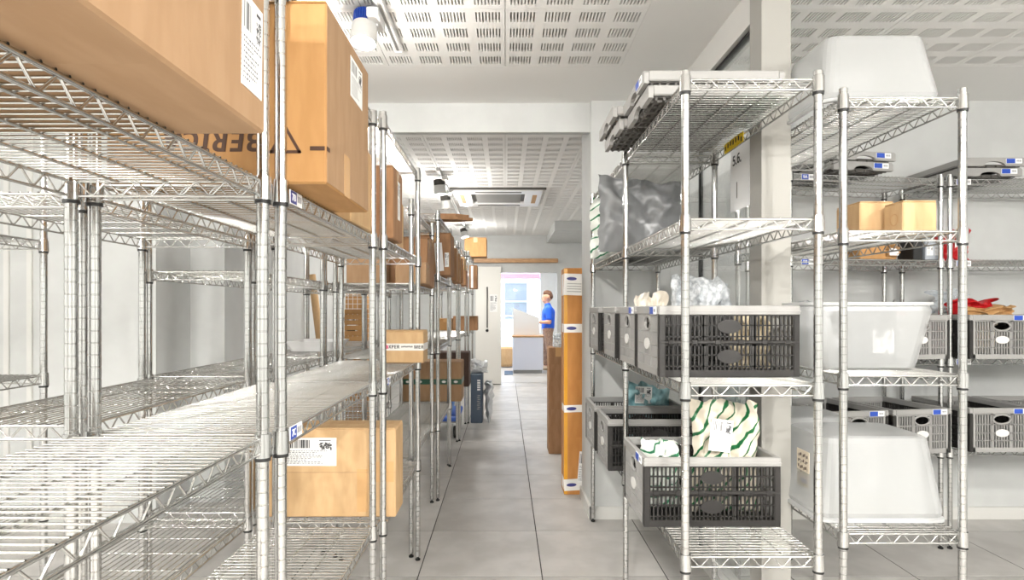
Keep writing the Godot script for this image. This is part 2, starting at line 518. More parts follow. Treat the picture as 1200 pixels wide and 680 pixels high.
func build_room() -> void:
	M.lamp_blue = std(Color(0.10, 0.25, 0.62), 0.4)
	M.lamp_dark = std(Color(0.30, 0.29, 0.27), 0.5)
	M.lamp_white = std(Color(0.80, 0.80, 0.79), 0.4)
	var gl := std(Color(1, 1, 1), 0.5)
	gl.emission_enabled = true
	gl.emission = Color(1.0, 0.97, 0.92)
	gl.emission_energy_multiplier = 6.0
	M.lamp_glow = gl
	# floor: a bed of grout with a tile on it at every place
	var fl := slab("floor", -3.7, 3.7, -0.2, -0.0015, -3.1, 10.62, M.grout)
	var tg := Geo.new()
	tg.cbox(Vector3(0, -0.006, 0), Vector3(0.5945, 0.012, 0.5945), 0.0012)
	var tm := tg.done()
	var r := RandomNumberGenerator.new()
	r.seed = 31
	for j in 23:
		var z := -(2.93 - 0.3 + 0.6 * (j - 9))
		for i in 12:
			var x := 0.179 + 0.3 + 0.6 * (i - 6)
			if -z > 4.0 and (x < -2.2 or x > 1.7): continue
			part("tile", tm, M.tiles[r.randi() % 4], fl, Vector3(x, 0, z))
	# walls of the near room
	slab("wall_left", -3.72, -3.6, 0, 2.75, -3.1, 3.75)
	slab("wall_right", 3.6, 3.72, 0, 2.75, -3.1, 4.0)
	slab("wall_behind_viewer", -3.72, 3.72, 0, 2.75, -3.12, -3.0)
	slab("wall_back_left", -3.6, -2.11, 0, 2.75, 3.66, 4.06)
	slab("wall_back_step", -2.11, -1.88, 0, 2.75, 4.06, 4.3)
	slab("wall_back_right", 0.53, 3.6, 0, 2.75, 3.74, 4.18)
	slab("baseboard_back_right", 0.52, 3.6, 0, 0.075, 3.725, 3.74, M.trim)
	slab("baseboard_pier", 0.515, 0.53, 0, 0.075, 3.725, 4.18, M.trim)
	slab("wall_fascia", -2.11, 0.53, 2.397, 2.75, 3.78, 3.83)
	# vertical cover strips on the wall behind the third rack
	for xx in [-3.02, -2.88, -2.62]:
		slab("trim_wall_strip", xx, xx + 0.03, 0, 2.58, 3.645, 3.66, M.trim)
	# walls of the rear part
	slab("wall_far_left", -2.0, -1.88, 0, 2.75, 4.3, 10.62)
	slab("wall_far_right", 1.35, 1.47, 0, 2.75, 4.18, 10.62)
	slab("wall_duct_casing", 0.72, 1.35, 2.44, 2.6, 8.8, 10.5)
	# wall with the doorway
	slab("wall_door_left", -1.88, -0.074, 0, 2.75, 10.5, 10.62)
	slab("wall_door_right", 0.902, 1.35, 0, 2.75, 10.5, 10.62)
	slab("wall_door_head", -0.074, 0.902, 1.93, 2.75, 10.5, 10.62)
	# ceiling: plain boards, and boards with groups of long slots
	var c := slab("ceiling", -3.72, 3.72, 2.70, 2.85, -3.12, 10.62, M.slab)
	var plain := func(x0, x1, d0, d1):
		var g := Geo.new()
		g.span(Vector3(x0, CEIL, -d1), Vector3(x1, CEIL + 0.012, -d0))
		part("plain_board", g, M.ceiling, c)
	var S := 0.614
	var X0 := -S * 5
	plain.call(-3.6, X0, -3.0, 3.21)
	plain.call(X0, S, -3.0, 3.21 - S * 4)
	plain.call(-3.6, 3.6, 3.21, 4.2)
	plain.call(S, 1.15, -3.0, 3.21)
	plain.call(1.15, 3.6, -3.0, 3.21 - S * 4)
	plain.call(-1.88, -S * 3, 4.2, 10.5)
	plain.call(S * 2, 1.35, 4.2, 10.5)
	plain.call(-S * 3, S * 2, 4.2 + S * 10, 10.5)
	var pm := slotted_board(S)
	for j in 4:
		for i in 6: part("slotted_board", pm, M.ceiling, c, Vector3(X0 + S * (i + 0.5), CEIL, -(3.21 - S * (j + 0.5))))
		for i in 4: part("slotted_board", pm, M.ceiling, c, Vector3(1.15 + S * (i + 0.5), CEIL, -(3.21 - S * (j + 0.5))))
	for j in 10:
		for i in 5: part("slotted_board", pm, M.ceiling, c, Vector3(-S * 3 + S * (i + 0.5), CEIL, -(4.2 + S * (j + 0.5))))
	# white post and glass partition
	slab("wall_post", 0.965, 1.075, 0, CEIL, 2.28, 2.39, M.post_paint)
	slab("trim_partition_header", 0.985, 1.065, 2.44, CEIL, 2.39, 3.74, M.trim)
	slab("trim_partition_gasket", 1.005, 1.035, 2.428, 2.44, 2.39, 3.74, M.black)
	slab("trim_partition_sill", 0.985, 1.065, 0, 0.06, 2.39, 3.74, M.trim)
	slab("trim_partition_mullion", 1.01, 1.03, 0.06, 2.43, 3.15, 3.165, M.black)
	slab("window_partition_pane", 1.016, 1.024, 0.06, 2.43, 2.39, 3.15, M.glass)
	slab("window_partition_end_pane", 1.016, 1.024, 0.06, 2.43, 3.165, 3.74, M.glass)

# a square ceiling board, four by four groups of eight slots cut through it
func slotted_board(S: float) -> ArrayMesh:
	var g := Geo.new()
	var c := S / 4.0
	var T := 0.012
	var dn := Vector3.DOWN
	var down := func(x0, x1, z0, z1):
		g.quad(Vector3(x0, 0, z0), Vector3(x1, 0, z0), Vector3(x1, 0, z1), Vector3(x0, 0, z1), dn)
	for i in 4:
		for j in 4:
			var e := 0.0015
			var x0 := -S / 2 + i * c + (e if i == 0 else 0.0)
			var x1 := -S / 2 + i * c + c - (e if i == 3 else 0.0)
			var z0 := -S / 2 + j * c + (e if j == 0 else 0.0)
			var z1 := -S / 2 + j * c + c - (e if j == 3 else 0.0)
			var xm := -S / 2 + i * c + c / 2
			var zm := -S / 2 + j * c + c / 2
			var h := 0.046
			down.call(x0, x1, z0, zm - h)
			down.call(x0, x1, zm + h, z1)
			var left := x0
			for k in 8:
				var a := xm + (k - 3.5) * 0.0145 - 0.0033
				var b := a + 0.0066
				down.call(left, a, zm - h, zm + h)
				g.quad(Vector3(a, 0, zm - h), Vector3(a, 0, zm + h), Vector3(a, T, zm + h), Vector3(a, T, zm - h), Vector3.RIGHT)
				g.quad(Vector3(b, 0, zm - h), Vector3(b, 0, zm + h), Vector3(b, T, zm + h), Vector3(b, T, zm - h), Vector3.LEFT)
				g.quad(Vector3(a, 0, zm - h), Vector3(b, 0, zm - h), Vector3(b, T, zm - h), Vector3(a, T, zm - h), Vector3.BACK)
				g.quad(Vector3(a, 0, zm + h), Vector3(b, 0, zm + h), Vector3(b, T, zm + h), Vector3(a, T, zm + h), Vector3.FORWARD)
				left = b
			down.call(left, x1, zm - h, zm + h)
	for k in 4:   # edges
		var a := TAU * k / 4
		var p := Vector3(cos(a), 0, sin(a)) * (S / 2 - 0.0015)
		var q := Vector3(-sin(a), 0, cos(a)) * (S / 2 - 0.0015)
		g.quad(p - q, p + q, p + q + Vector3.UP * T, p - q + Vector3.UP * T, p.normalized())
	return g.done()


# ------------------------------------------------------------------ wire shelving
func post_mesh(h: float) -> ArrayMesh:
	var key := "post%.3f" % h
	if not mesh_cache.has(key):
		var g := Geo.new()
		var pr := [Vector2(0, 0.02), Vector2(0.0127, 0.02)]
		var y := 0.05
		while y < h - 0.02:
			pr.append_array([Vector2(0.0127, y), Vector2(0.0119, y + 0.0008), Vector2(0.0119, y + 0.0022), Vector2(0.0127, y + 0.003)])
			y += 0.0254
		pr.append_array([Vector2(0.0127, h - 0.014), Vector2(0.0135, h - 0.014), Vector2(0.0135, h - 0.002), Vector2(0.0115, h), Vector2(0, h)])
		g.lathe(pr, 12)
		mesh_cache[key] = g.done()
	return mesh_cache[key]

func shelf_frame(W: float, L: float) -> ArrayMesh:
	var key := "frame%.3f_%.3f" % [W, L]
	if not mesh_cache.has(key):
		var g := Geo.new()
		var rails := [[Vector3(1, 0, 0), W, L], [Vector3(-1, 0, 0), W, L], [Vector3(0, 0, 1), L, W], [Vector3(0, 0, -1), L, W]]
		for s in rails:
			var o: Vector3 = s[0]
			var along := Vector3(o.z, 0, -o.x)
			var half: float = s[2] / 2.0 - 0.014
			var c: Vector3 = o * (s[1] / 2.0 - 0.002)
			g.tube(c - along * half + Vector3(0, -0.006, 0), c + along * half + Vector3(0, -0.006, 0), 0.0036, 6)
			g.tube(c - along * half + Vector3(0, -0.036, 0), c + along * half + Vector3(0, -0.036, 0), 0.0032, 6)
			# the snake wire between the two rails
			var k := int(round(2.0 * half / 0.031))
			var pts := []
			for i in k + 1:
				var u := -half + 2.0 * half * i / k
				var top := i % 2 == 0
				var y := -0.009 if top else -0.033
				pts.append(c + along * (u - 0.004) + Vector3(0, y, 0) - o * 0.001)
				pts.append(c + along * (u + 0.004) + Vector3(0, y, 0) - o * 0.001)
			g.path(pts, 0.0021, 5)
		mesh_cache[key] = g.done()
	return mesh_cache[key]

func shelf_deck(W: float, L: float, lengthwise := false) -> ArrayMesh:
	var key := "deck%.3f_%.3f%s" % [W, L, lengthwise]
	if not mesh_cache.has(key):
		var g := Geo.new()
		var k := int(L / 0.0215)
		if lengthwise:
			# wires along the rack, bearers across it
			var kw := int(W / 0.0215)
			for i in kw:
				var x := -W / 2 + W * (i + 0.5) / kw
				g.tube(Vector3(x, -0.0022, -L / 2), Vector3(x, -0.0022, L / 2), 0.0018, 6)
			for i in 7:
				var z := -L / 2 + L * (i + 0.5) / 7
				g.tube(Vector3(-W / 2, -0.007, z), Vector3(W / 2, -0.007, z), 0.0028, 6)
			mesh_cache[key] = g.done()
			return mesh_cache[key]
		for i in k:
			var z := -L / 2 + L * (i + 0.5) / k
			g.tube(Vector3(-W / 2, -0.0022, z), Vector3(W / 2, -0.0022, z), 0.0021, 6)
		for x in [-W * 0.25, 0.0, W * 0.25]:
			g.tube(Vector3(x, -0.007, -L / 2 + 0.004), Vector3(x, -0.007, L / 2 - 0.004), 0.0028, 6)
		mesh_cache[key] = g.done()
	return mesh_cache[key]

func collar_mesh() -> ArrayMesh:
	if not mesh_cache.has("collar"):
		var g := Geo.new()
		g.lathe([Vector2(0.0128, 0.004), Vector2(0.0165, 0.004), Vector2(0.0182, -0.044), Vector2(0.0130, -0.044)], 14)
		g.lathe([Vector2(0.0128, -0.0445), Vector2(0.0155, -0.0445), Vector2(0.0155, -0.051), Vector2(0.0128, -0.051)], 12)
		mesh_cache["collar"] = g.done()
	return mesh_cache["collar"]

func ring_mesh() -> ArrayMesh:
	if not mesh_cache.has("ring"):
		var g := Geo.new()
		g.lathe([Vector2(0.0128, -0.0446), Vector2(0.0160, -0.0446), Vector2(0.0160, -0.0515), Vector2(0.0128, -0.0515)], 14)
		mesh_cache["ring"] = g.done()
	return mesh_cache["ring"]

func foot_mesh() -> ArrayMesh:
	if not mesh_cache.has("foot"):
		var g := Geo.new()
		g.lathe([Vector2(0, 0), Vector2(0.013, 0), Vector2(0.013, 0.008), Vector2(0.006, 0.010), Vector2(0.006, 0.02)], 10)
		mesh_cache["foot"] = g.done()
	return mesh_cache["foot"]

# a rack whose near post that stands at the aisle is at x_edge, d0; side +1: the rack lies to the left of x_edge
func rack(label: String, x_edge: float, d0: float, side: int, heights: Array, post_h := 2.0, L := 0.89, near_posts := true, W := 0.395, turn := 0.0, lengthwise := false) -> Node3D:
	var at := Vector3(x_edge - side * W / 2, 0, -(d0 + L / 2))
	var o := thing("wire_shelving_rack", label, "shelving", at, turn, "chrome wire shelving racks")
	fill_rack(o, heights, post_h, L, near_posts, W, lengthwise)
	return o

func fill_rack(o: Node3D, heights: Array, post_h: float, L: float, near_posts: bool, W: float, lengthwise := false) -> void:
	for sx in [-1, 1]:
		for sz in [-1, 1]:
			if sz == 1 and not near_posts: continue
			var p := part("post", post_mesh(post_h), M.chrome, o, Vector3(sx * W / 2, 0, sz * L / 2))
			part("foot", foot_mesh(), M.rubber, p)
	for h in heights:
		var s := part("shelf", shelf_frame(W, L), M.wire, o, Vector3(0, h, 0))
		part("wire_deck", shelf_deck(W, L, lengthwise), M.wire, s)
		for sx in [-1, 1]:
			for sz in [-1, 1]:
				if sz == 1 and not near_posts: continue
				part("collar", collar_mesh(), M.chrome, s, Vector3(sx * W / 2, 0, sz * L / 2))
				part("split_sleeve", ring_mesh(), M.dark_ring, s, Vector3(sx * W / 2, 0, sz * L / 2))

# a plastic shelf tag clipped on the rail: blue field with the code, white field with bars. facing: direction it looks
func tag_on(o: Node3D, text: String, at: Vector3, turn: float, mat: Material) -> void:
	var g := Geo.new()
	g.cbox(Vector3.ZERO, Vector3(0.078, 0.030, 0.003), 0.0008)
	var t := part("shelf_tag", g, M.paper, o, at)
	t.rotation.y = turn
	g = Geo.new()
	g.box(Vector3(-0.018, 0, 0.0017), Vector3(0.038, 0.027, 0.0006))
	part("code_field", g, mat, t)
	g = Geo.new()
	g.quad(Vector3(0.004, -0.011, 0.0022), Vector3(0.036, -0.011, 0.0022), Vector3(0.036, 0.011, 0.0022), Vector3(0.004, 0.011, 0.0022), Vector3.BACK)
	part("bar_code", g, M.barcode, t)
	lettering(text, 0.016, true, M.paper, t, Transform3D(Basis.IDENTITY, Vector3(-0.018, 0, 0.0024)))

func build_racks() -> void:
	var low := [0.52, 1.04, 1.53, 1.94]
	var mid := [0.52, 1.04, 1.44, 1.985]
	var W := 0.395
	rack("chrome wire rack nearest the viewer, carrying the big carton overhead", -0.50, 0.36, 1, SHELVES)
	var b := rack("chrome wire rack holding the carton with upside-down lettering", -0.476, 1.285, 1, SHELVES)
	tag_on(b, "7B", Vector3(W / 2 + 0.006, 1.56 - 0.022, 0.445 - 0.075), PI / 2, M.navy)
	tag_on(b, "7C", Vector3(W / 2 + 0.006, 1.04 - 0.022, 0.445 - 0.075), PI / 2, M.blue)
	var c := rack("chrome wire rack with the white-taped carton on its middle shelf", -0.45, 2.23, 1, SHELVES, 2.02)
	tag_on(c, "6C", Vector3(W / 2 + 0.006, 1.04 - 0.022, 0.445 - 0.075), PI / 2, M.blue)
	var d := rack("shorter chrome wire rack with cardboard boxes under its top shelf", -0.49, 3.16, 1, [0.52, 1.04, 1.43, 1.83], 1.87)
	tag_on(d, "5C", Vector3(W / 2 + 0.006, 1.04 - 0.022, 0.445 - 0.075), PI / 2, M.blue)
	var e := rack("chrome wire rack with the pointed cardboard strip on top", -0.455, 4.09, 1, low, 1.96)
	tag_on(e, "4B", Vector3(W / 2 + 0.006, 1.53 - 0.022, 0.445 - 0.075), PI / 2, M.blue)
	rack("chrome wire rack holding the green-taped carton low down", -0.47, 5.02, 1, low, 1.96)
	rack("chrome wire rack standing over the blue platform trolley", -0.45, 5.95, 1, low, 1.96)
	rack("last chrome wire rack of the aisle row, before the sliding door", -0.42, 6.88, 1, low, 1.96)
	rack("empty chrome wire rack back to back with the foremost aisle racks", -0.965, 1.38, 1, SHELVES, 2.0, 0.89, true, W, 0.0, true)
	rack("second empty chrome wire rack of the rear row with one lowered shelf", -0.965, 2.31, 1, mid, 2.0, 0.89, true, W, 0.0, true)
	rack("third empty chrome wire rack of the rear row with one lowered shelf", -0.965, 3.24, 1, mid, 2.0, 0.89, true, W, 0.0, true)
	rack("fourth chrome wire rack of the rear row with orange trays", -0.965, 4.17, 1, mid, 2.0, 0.89, true, W, 0.0, true)
	rack("empty chrome wire rack alone by the strip-covered wall", -1.79, 1.46, 1, [0.52, 1.04, 1.56], 2.0, 0.89, true, W, 0.0, true)
	# other side of the aisle
	var r1 := rack("chrome wire rack with folded crates on top, beside the white post", 0.535, 1.80, -1, R_SHELVES)
	yellow_tag(r1)
	rack("chrome wire rack joined behind the one with folded crates, against the wall", 0.535, 2.712, -1, R_SHELVES, 2.0, 0.978, false)
	rack("chrome wire rack carrying white translucent tubs on three levels", 1.099, 1.97, -1, T_SHELVES, 2.01, 0.89, true, 0.388)
	var t := 9.0
	var turn := PI / 2 + deg_to_rad(t)
	# standing along the back wall, long side to the viewer
	var p := Vector3(2.35, 0, -3.27)
	var mid_p := p + Vector3(-cos(deg_to_rad(t)) * 0.445, 0, sin(deg_to_rad(t)) * 0.445) + Vector3(-sin(deg_to_rad(t)) * W / 2, 0, -cos(deg_to_rad(t)) * W / 2)
	var r4 := thing("wire_shelving_rack", "chrome wire rack standing askew along the back wall behind the tubs", "shelving", mid_p, turn, "chrome wire shelving racks")
	fill_rack(r4, [0.54, 1.03, 1.56, 2.0], 2.02, 0.89, true, W)
	var r5 := thing("wire_shelving_rack", "chrome wire rack along the back wall at the picture's right edge", "shelving", Vector3(2.40 + 0.445, 0, -3.27 - W / 2), PI / 2, "chrome wire shelving racks")
	fill_rack(r5, [0.54, 1.03, 1.56, 2.0], 2.02, 0.89, true, W)
	for k in 3:
		var h: float = [2.0, 1.56, 1.03][k]
		tag_on(r5, ["10A", "10B", "10C"][k], Vector3(-W / 2 - 0.006, h - 0.022, -0.445 + 0.07), -PI / 2, M.blue)
		tag_on(r4, ["9A", "9B", "9C"][k], Vector3(-W / 2 - 0.006, h - 0.022, -0.445 + 0.10), -PI / 2, M.blue)

func yellow_tag(o: Node3D) -> void:
	var g := Geo.new()
	g.cbox(Vector3.ZERO, Vector3(0.003, 0.04, 0.20), 0.0008)
	var t := part("yellow_rail_card", g, M.yellow, o, Vector3(0.395 / 2 - 0.008, 1.985 - 0.022, -0.20), "yellow card with black marks on the top rail")
	for k in 7:
		g = Geo.new()
		g.box(Vector3(-0.0018, rng.randf_range(-0.008, 0.008), -0.085 + k * 0.028), Vector3(0.0006, 0.018, 0.012))
		part("mark", g, M.ink_black, t)


# ------------------------------------------------------------------ goods: builders
# cardboard carton standing on y, its front at d0; x0..x1 across, depth dz
func carton(label: String, x0: float, x1: float, y: float, h: float, d0: float, dz: float, mat: Material, opt := {}) -> Node3D:
	var o := thing(opt.get("name", "cardboard_box"), label, "box", Vector3((x0 + x1) / 2, y, -(d0 + dz / 2)), opt.get("turn", 0.0), opt.get("group", ""))
	var w := x1 - x0
	var g := Geo.new()
	g.cbox(Vector3(0, h / 2 - 0.0015, 0), Vector3(w, h - 0.003, dz), 0.004)
	part("body", g, mat, o)
	var long_x: bool = w >= dz
	for s in [-1, 1]:
		g = Geo.new()
		if long_x: g.cbox(Vector3(0, h - 0.0005, s * dz / 4), Vector3(w - 0.004, 0.004, dz / 2 - 0.003), 0.001)
		else: g.cbox(Vector3(s * w / 4, h - 0.0005, 0), Vector3(w / 2 - 0.003, 0.004, dz - 0.004), 0.001)
		part("flap", g, mat, o)
	if opt.get("tape", true):
		g = Geo.new()
		var tm: Material = opt.get("tape_mat", M.tape_clear)
		if long_x:
			g.box(Vector3(0, h + 0.0018, 0), Vector3(w, 0.0006, 0.05))
			for s in [-1, 1]: g.box(Vector3(s * (w / 2 + 0.0004), h - minf(0.06, h * 0.3) / 2, 0), Vector3(0.0006, minf(0.06, h * 0.3), 0.05))
		else:
			g.box(Vector3(0, h + 0.0018, 0), Vector3(0.05, 0.0006, dz))
			for s in [-1, 1]: g.box(Vector3(0, h - minf(0.06, h * 0.3) / 2, s * (dz / 2 + 0.0004)), Vector3(0.05, minf(0.06, h * 0.3), 0.0006))
		part("tape", g, tm, o)
	return o

# a thin printed sheet stuck on a face; turn 0 looks to the viewer (+z), PI/2 to +x, -PI/2 to -x
func sheet(o: Node, called: String, w: float, h: float, mat: Material, at: Vector3, turn := 0.0, roll := 0.0) -> MeshInstance3D:
	var g := Geo.new()
	g.quad(Vector3(-w / 2, -h / 2, 0.0006), Vector3(w / 2, -h / 2, 0.0006), Vector3(w / 2, h / 2, 0.0006), Vector3(-w / 2, h / 2, 0.0006), Vector3.BACK)
	g.box(Vector3(0, 0, 0), Vector3(w, h, 0.0011))
	var m := part(called, g, mat, o, at)
	m.basis = Basis(Vector3.UP, turn) * Basis(Vector3.BACK, roll)
	return m

func oval(w: float, h: float, k := 20) -> PackedVector2Array:
	var p := PackedVector2Array()
	for i in k:
		p.push_back(Vector2(cos(TAU * i / k) * w / 2, sin(TAU * i / k) * h / 2))
	return p

const CL := 0.46
const CW := 0.342
const CH := 0.232

# long lattice side of a folding crate, in the xy plane, centred on x, from y = 0
func crate_long_side() -> ArrayMesh:
	if mesh_cache.has("crate_long"): return mesh_cache["crate_long"]
	var g := Geo.new()
	var T := 0.008
	var top := CH - 0.028
	g.box(Vector3(0, 0.011, 0), Vector3(CL - 0.004, 0.022, 0.014))
	g.cbox(Vector3(0, 0.113, 0.001), Vector3(CL - 0.006, 0.012, 0.016), 0.003)
	for k in 6: g.cbox(Vector3(-0.19 + k * 0.076, 0.113, 0.003), Vector3(0.022, 0.017, 0.016), 0.003)
	for s in [-1, 1]: g.box(Vector3(s * (CL / 2 - 0.012), top / 2, 0), Vector3(0.022, top, T * 1.4))
	for s in [-1, 1]: g.box(Vector3(s * 0.082, top / 2, 0), Vector3(0.016, top, T))
	for half in 2:
		var y0 := 0.022 if half == 0 else 0.119
		var y1 := 0.107 if half == 0 else top
		g.box(Vector3(0, y1 - 0.003, 0), Vector3(CL - 0.02, 0.006, T))
		g.box(Vector3(0, y0 + 0.012, 0), Vector3(CL - 0.02, 0.004, T))
		g.box(Vector3(0, (y0 + y1) / 2 + 0.006, 0), Vector3(CL - 0.02, 0.004, T))
		for i in 31:
			var x := -CL / 2 + 0.02 + i * (CL - 0.04) / 30.0
			g.box(Vector3(x, (y0 + y1) / 2, 0), Vector3(0.0045, y1 - y0, T))
	mesh_cache["crate_long"] = g.done()
	return mesh_cache["crate_long"]

func crate_badge(w: float, h: float) -> ArrayMesh:
	var key := "badge%.3f" % w
	if not mesh_cache.has(key):
		var g := Geo.new()
		g.prism(oval(w, h), 0.0, 0.004)
		mesh_cache[key] = g.done()
	return mesh_cache[key]

# short lattice side with the hand hole, xy plane, facing +z
func crate_short_side() -> ArrayMesh:
	if mesh_cache.has("crate_short"): return mesh_cache["crate_short"]
	var g := Geo.new()
	var T := 0.008
	var top := CH - 0.028
	var W := CW - 0.03
	g.box(Vector3(0, 0.012, 0), Vector3(W, 0.024, T * 1.3))
	g.box(Vector3(0, top - 0.004, 0), Vector3(W, 0.008, T))
	for s in [-1, 1]:
		g.box(Vector3(s * (W / 2 - 0.008), top / 2, 0), Vector3(0.016, top, T * 1.3))
		g.box(Vector3(s * 0.052, top / 2, 0), Vector3(0.010, top, T))
	for y in [0.06, 0.10, 0.145]: g.box(Vector3(0, y, 0), Vector3(W, 0.005, T))
	for i in 21:
		var x := -W / 2 + 0.012 + i * (W - 0.024) / 20.0
		var y1 := top
		if absf(x) < 0.05: y1 = 0.148
		g.box(Vector3(x, y1 / 2, 0), Vector3(0.005, y1, T))
	# raised lip round the hand hole
	var pts := []
	for i in 21:
		var a := TAU * i / 20.0
		pts.append(Vector3(cos(a) * 0.046, 0.172 + sin(a) * 0.024, 0.003))
	g.path(pts, 0.005, 6)
	for s in [-1, 1]: g.box(Vector3(s * 0.047, 0.175, 0), Vector3(0.008, 0.055, T))
	mesh_cache["crate_short"] = g.done()
	return mesh_cache["crate_short"]

# folding crate, long axis x, base at the origin
func crate(label: String, at: Vector3, turn := 0.0, tagged := 0, tag_side := -1) -> Node3D:
	var o := thing("folding_crate", label, "crate", at, turn, "grey and black folding crates")
	var g := Geo.new()
	g.box(Vector3(0, 0.005, 0), Vector3(CL - 0.012, 0.006, CW - 0.012))
	part("base", g, M.crate_dark, o)
	for s in [-1, 1]:
		var p := part("long_side", crate_long_side(), M.crate_dark, o, Vector3(0, 0, s * (CW / 2 - 0.009)))
		p.rotation.y = 0.0 if s == 1 else PI
		for y in [0.066, 0.164]: part("oval_plate", crate_badge(0.078, 0.046), M.crate_dark, p, Vector3(0, y, 0.003))
		var q := part("short_side", crate_short_side(), M.crate_rim, o, Vector3(s * (CL / 2 - 0.007), 0, 0))
		q.rotation.y = s * PI / 2
		part("oval_badge", crate_badge(0.072, 0.040), M.badge, q, Vector3(0, 0.10, 0.004))
	g = Geo.new()
	var y := CH - 0.015
	for s in [-1, 1]:
		g.cbox(Vector3(0, y, s * (CW / 2 - 0.008)), Vector3(CL, 0.03, 0.017), 0.003)
		g.cbox(Vector3(0, y - 0.004, s * (CW / 2 - 0.006)), Vector3(CL + 0.002, 0.005, 0.017), 0.001)
		g.cbox(Vector3(s * (CL / 2 - 0.008), y, 0), Vector3(0.017, 0.03, CW - 0.034), 0.003)
	part("rim", g, M.crate_rim, o)
	for sx in [-1, 1]:
		for sz in [-1, 1]:
			g = Geo.new()
			g.cbox(Vector3(sx * (CL / 2 - 0.011), CH / 2 - 0.015, sz * (CW / 2 - 0.011)), Vector3(0.022, CH - 0.031, 0.020), 0.003)
			part("corner_post", g, M.crate_dark, o)
	if tagged:
		crate_tag(o, Vector3(tag_side * (CL / 2 + 0.002), CH - 0.016, 0.10 * tagged), tag_side * PI / 2)
	return o

func crate_tag(o: Node3D, at: Vector3, turn: float) -> void:
	var g := Geo.new()
	g.cbox(Vector3.ZERO, Vector3(0.085, 0.026, 0.0024), 0.0006)
	var t := part("tag", g, M.paper, o, at)
	t.rotation.y = turn
	g = Geo.new()
	g.box(Vector3(-0.018, 0, 0.0014), Vector3(0.046, 0.024, 0.0006))
	part("code_field", g, M.blue, t)
	g = Geo.new()
	g.quad(Vector3(0.010, -0.008, 0.0016), Vector3(0.040, -0.008, 0.0016), Vector3(0.040, 0.008, 0.0016), Vector3(0.010, 0.008, 0.0016), Vector3.BACK)
	part("bar_code", g, M.barcode, t)

# a folding crate collapsed flat: rim, folded lattice underneath, hand notch in both short ends
func flat_crate(label: String, at: Vector3, turn := 0.0, tagged := 0, tag_side := -1) -> Node3D:
	var o := thing("collapsed_crate", label, "crate", at, turn, "collapsed folding crates")
	var H := 0.047
	var g := Geo.new()
	for s in [-1, 1]: g.cbox(Vector3(0, H - 0.017, s * (CW / 2 - 0.008)), Vector3(CL - 0.03, 0.034, 0.016), 0.004)
	for s in [-1, 1]:
		# end bar with an arched notch in its lower edge
		var poly := PackedVector2Array([Vector2(-CW / 2 + 0.008, H), Vector2(-CW / 2, H - 0.008), Vector2(-CW / 2, 0.004), Vector2(-0.062, 0.004)])
		for i in 11:
			var a := PI - PI * i / 10.0
			poly.push_back(Vector2(cos(a) * 0.055, 0.006 + sin(a) * 0.022))
		poly.append_array(PackedVector2Array([Vector2(0.062, 0.004), Vector2(CW / 2, 0.004), Vector2(CW / 2, H - 0.008), Vector2(CW / 2 - 0.008, H)]))
		g.x = Transform3D(Basis(Vector3.UP, PI / 2), Vector3(s * (CL / 2 - 0.008), 0, 0))
		g.prism(poly, -0.008, 0.008)
		g.x = Transform3D.IDENTITY
	part("rim", g, M.crate_rim, o)
	g = Geo.new()
	g.box(Vector3(0, 0.012, 0), Vector3(CL - 0.034, 0.004, CW - 0.034))
	for i in 16: g.box(Vector3(-CL / 2 + 0.03 + i * (CL - 0.06) / 15.0, 0.006, 0), Vector3(0.008, 0.010, CW - 0.036))
	for i in 6: g.box(Vector3(0, 0.005, -CW / 2 + 0.04 + i * (CW - 0.08) / 5.0), Vector3(CL - 0.036, 0.009, 0.008))
	part("folded_lattice", g, M.crate_mid, o)
	if tagged: crate_tag(o, Vector3(tag_side * (CL / 2 + 0.0015), H - 0.018, 0.10 * tagged), tag_side * PI / 2)
	return o

# open tub with rounded corners; base a0 x b0, rim a1 x b1. Stands upright on the origin, or upside down
func rounded(a: float, b: float, r: float) -> Array:
	var out := []
	for q in 4:
		var c := Vector2((a / 2 - r) * (1 if q == 0 or q == 3 else -1), (b / 2 - r) * (1 if q < 2 else -1))
		for i in 6:
			var t := PI / 2 * q + PI / 2 * i / 5.0
			out.append(c + Vector2(cos(t), sin(t)) * r)
	return out

func tub(label: String, at: Vector3, a1: float, b1: float, h: float, flipped: bool, turn := 0.0) -> Node3D:
	var o := thing("plastic_tub", label, "tub", at, turn, "white translucent plastic tubs")
	var g := Geo.new()
	if flipped: g.x = Transform3D(Basis(Vector3.RIGHT, PI), Vector3(0, h, 0))
	var a0 := a1 * 0.84
	var b0 := b1 * 0.80
	var T := 0.003
	# rings: [half sizes shrink, y]
	var rings := [[a0 - 0.03, b0 - 0.03, 0.0], [a0 - 0.008, b0 - 0.008, 0.006], [a0, b0, 0.022], [lerpf(a0, a1, 0.86), lerpf(b0, b1, 0.86), h - 0.03], [a1 - 0.022, b1 - 0.022, h - 0.012]]
	ring_wall(g, rings, 0.045)
	var inner := []
	for r in rings: inner.append([r[0] - 2 * T, r[1] - 2 * T, r[2] + (T if r[2] < 0.01 else 0.0)])
	ring_wall(g, inner, 0.045)
	cap_ring(g, rings[0], 0.045)
	cap_ring(g, inner[0], 0.045)
	part("body", g, M.tub, o)
	var g2 := Geo.new()
	g2.x = g.x
	ring_wall(g2, [[a1 - 0.022, b1 - 0.022, h - 0.014], [a1, b1, h - 0.010], [a1, b1, h - 0.001], [a1 - 0.004, b1 - 0.004, h], [a1 - 0.022 - 2 * T, b1 - 0.022 - 2 * T, h], [a1 - 0.022 - 2 * T, b1 - 0.022 - 2 * T, h - 0.012]], 0.05)
	part("rim", g2, M.tub_rim, o)
	return o

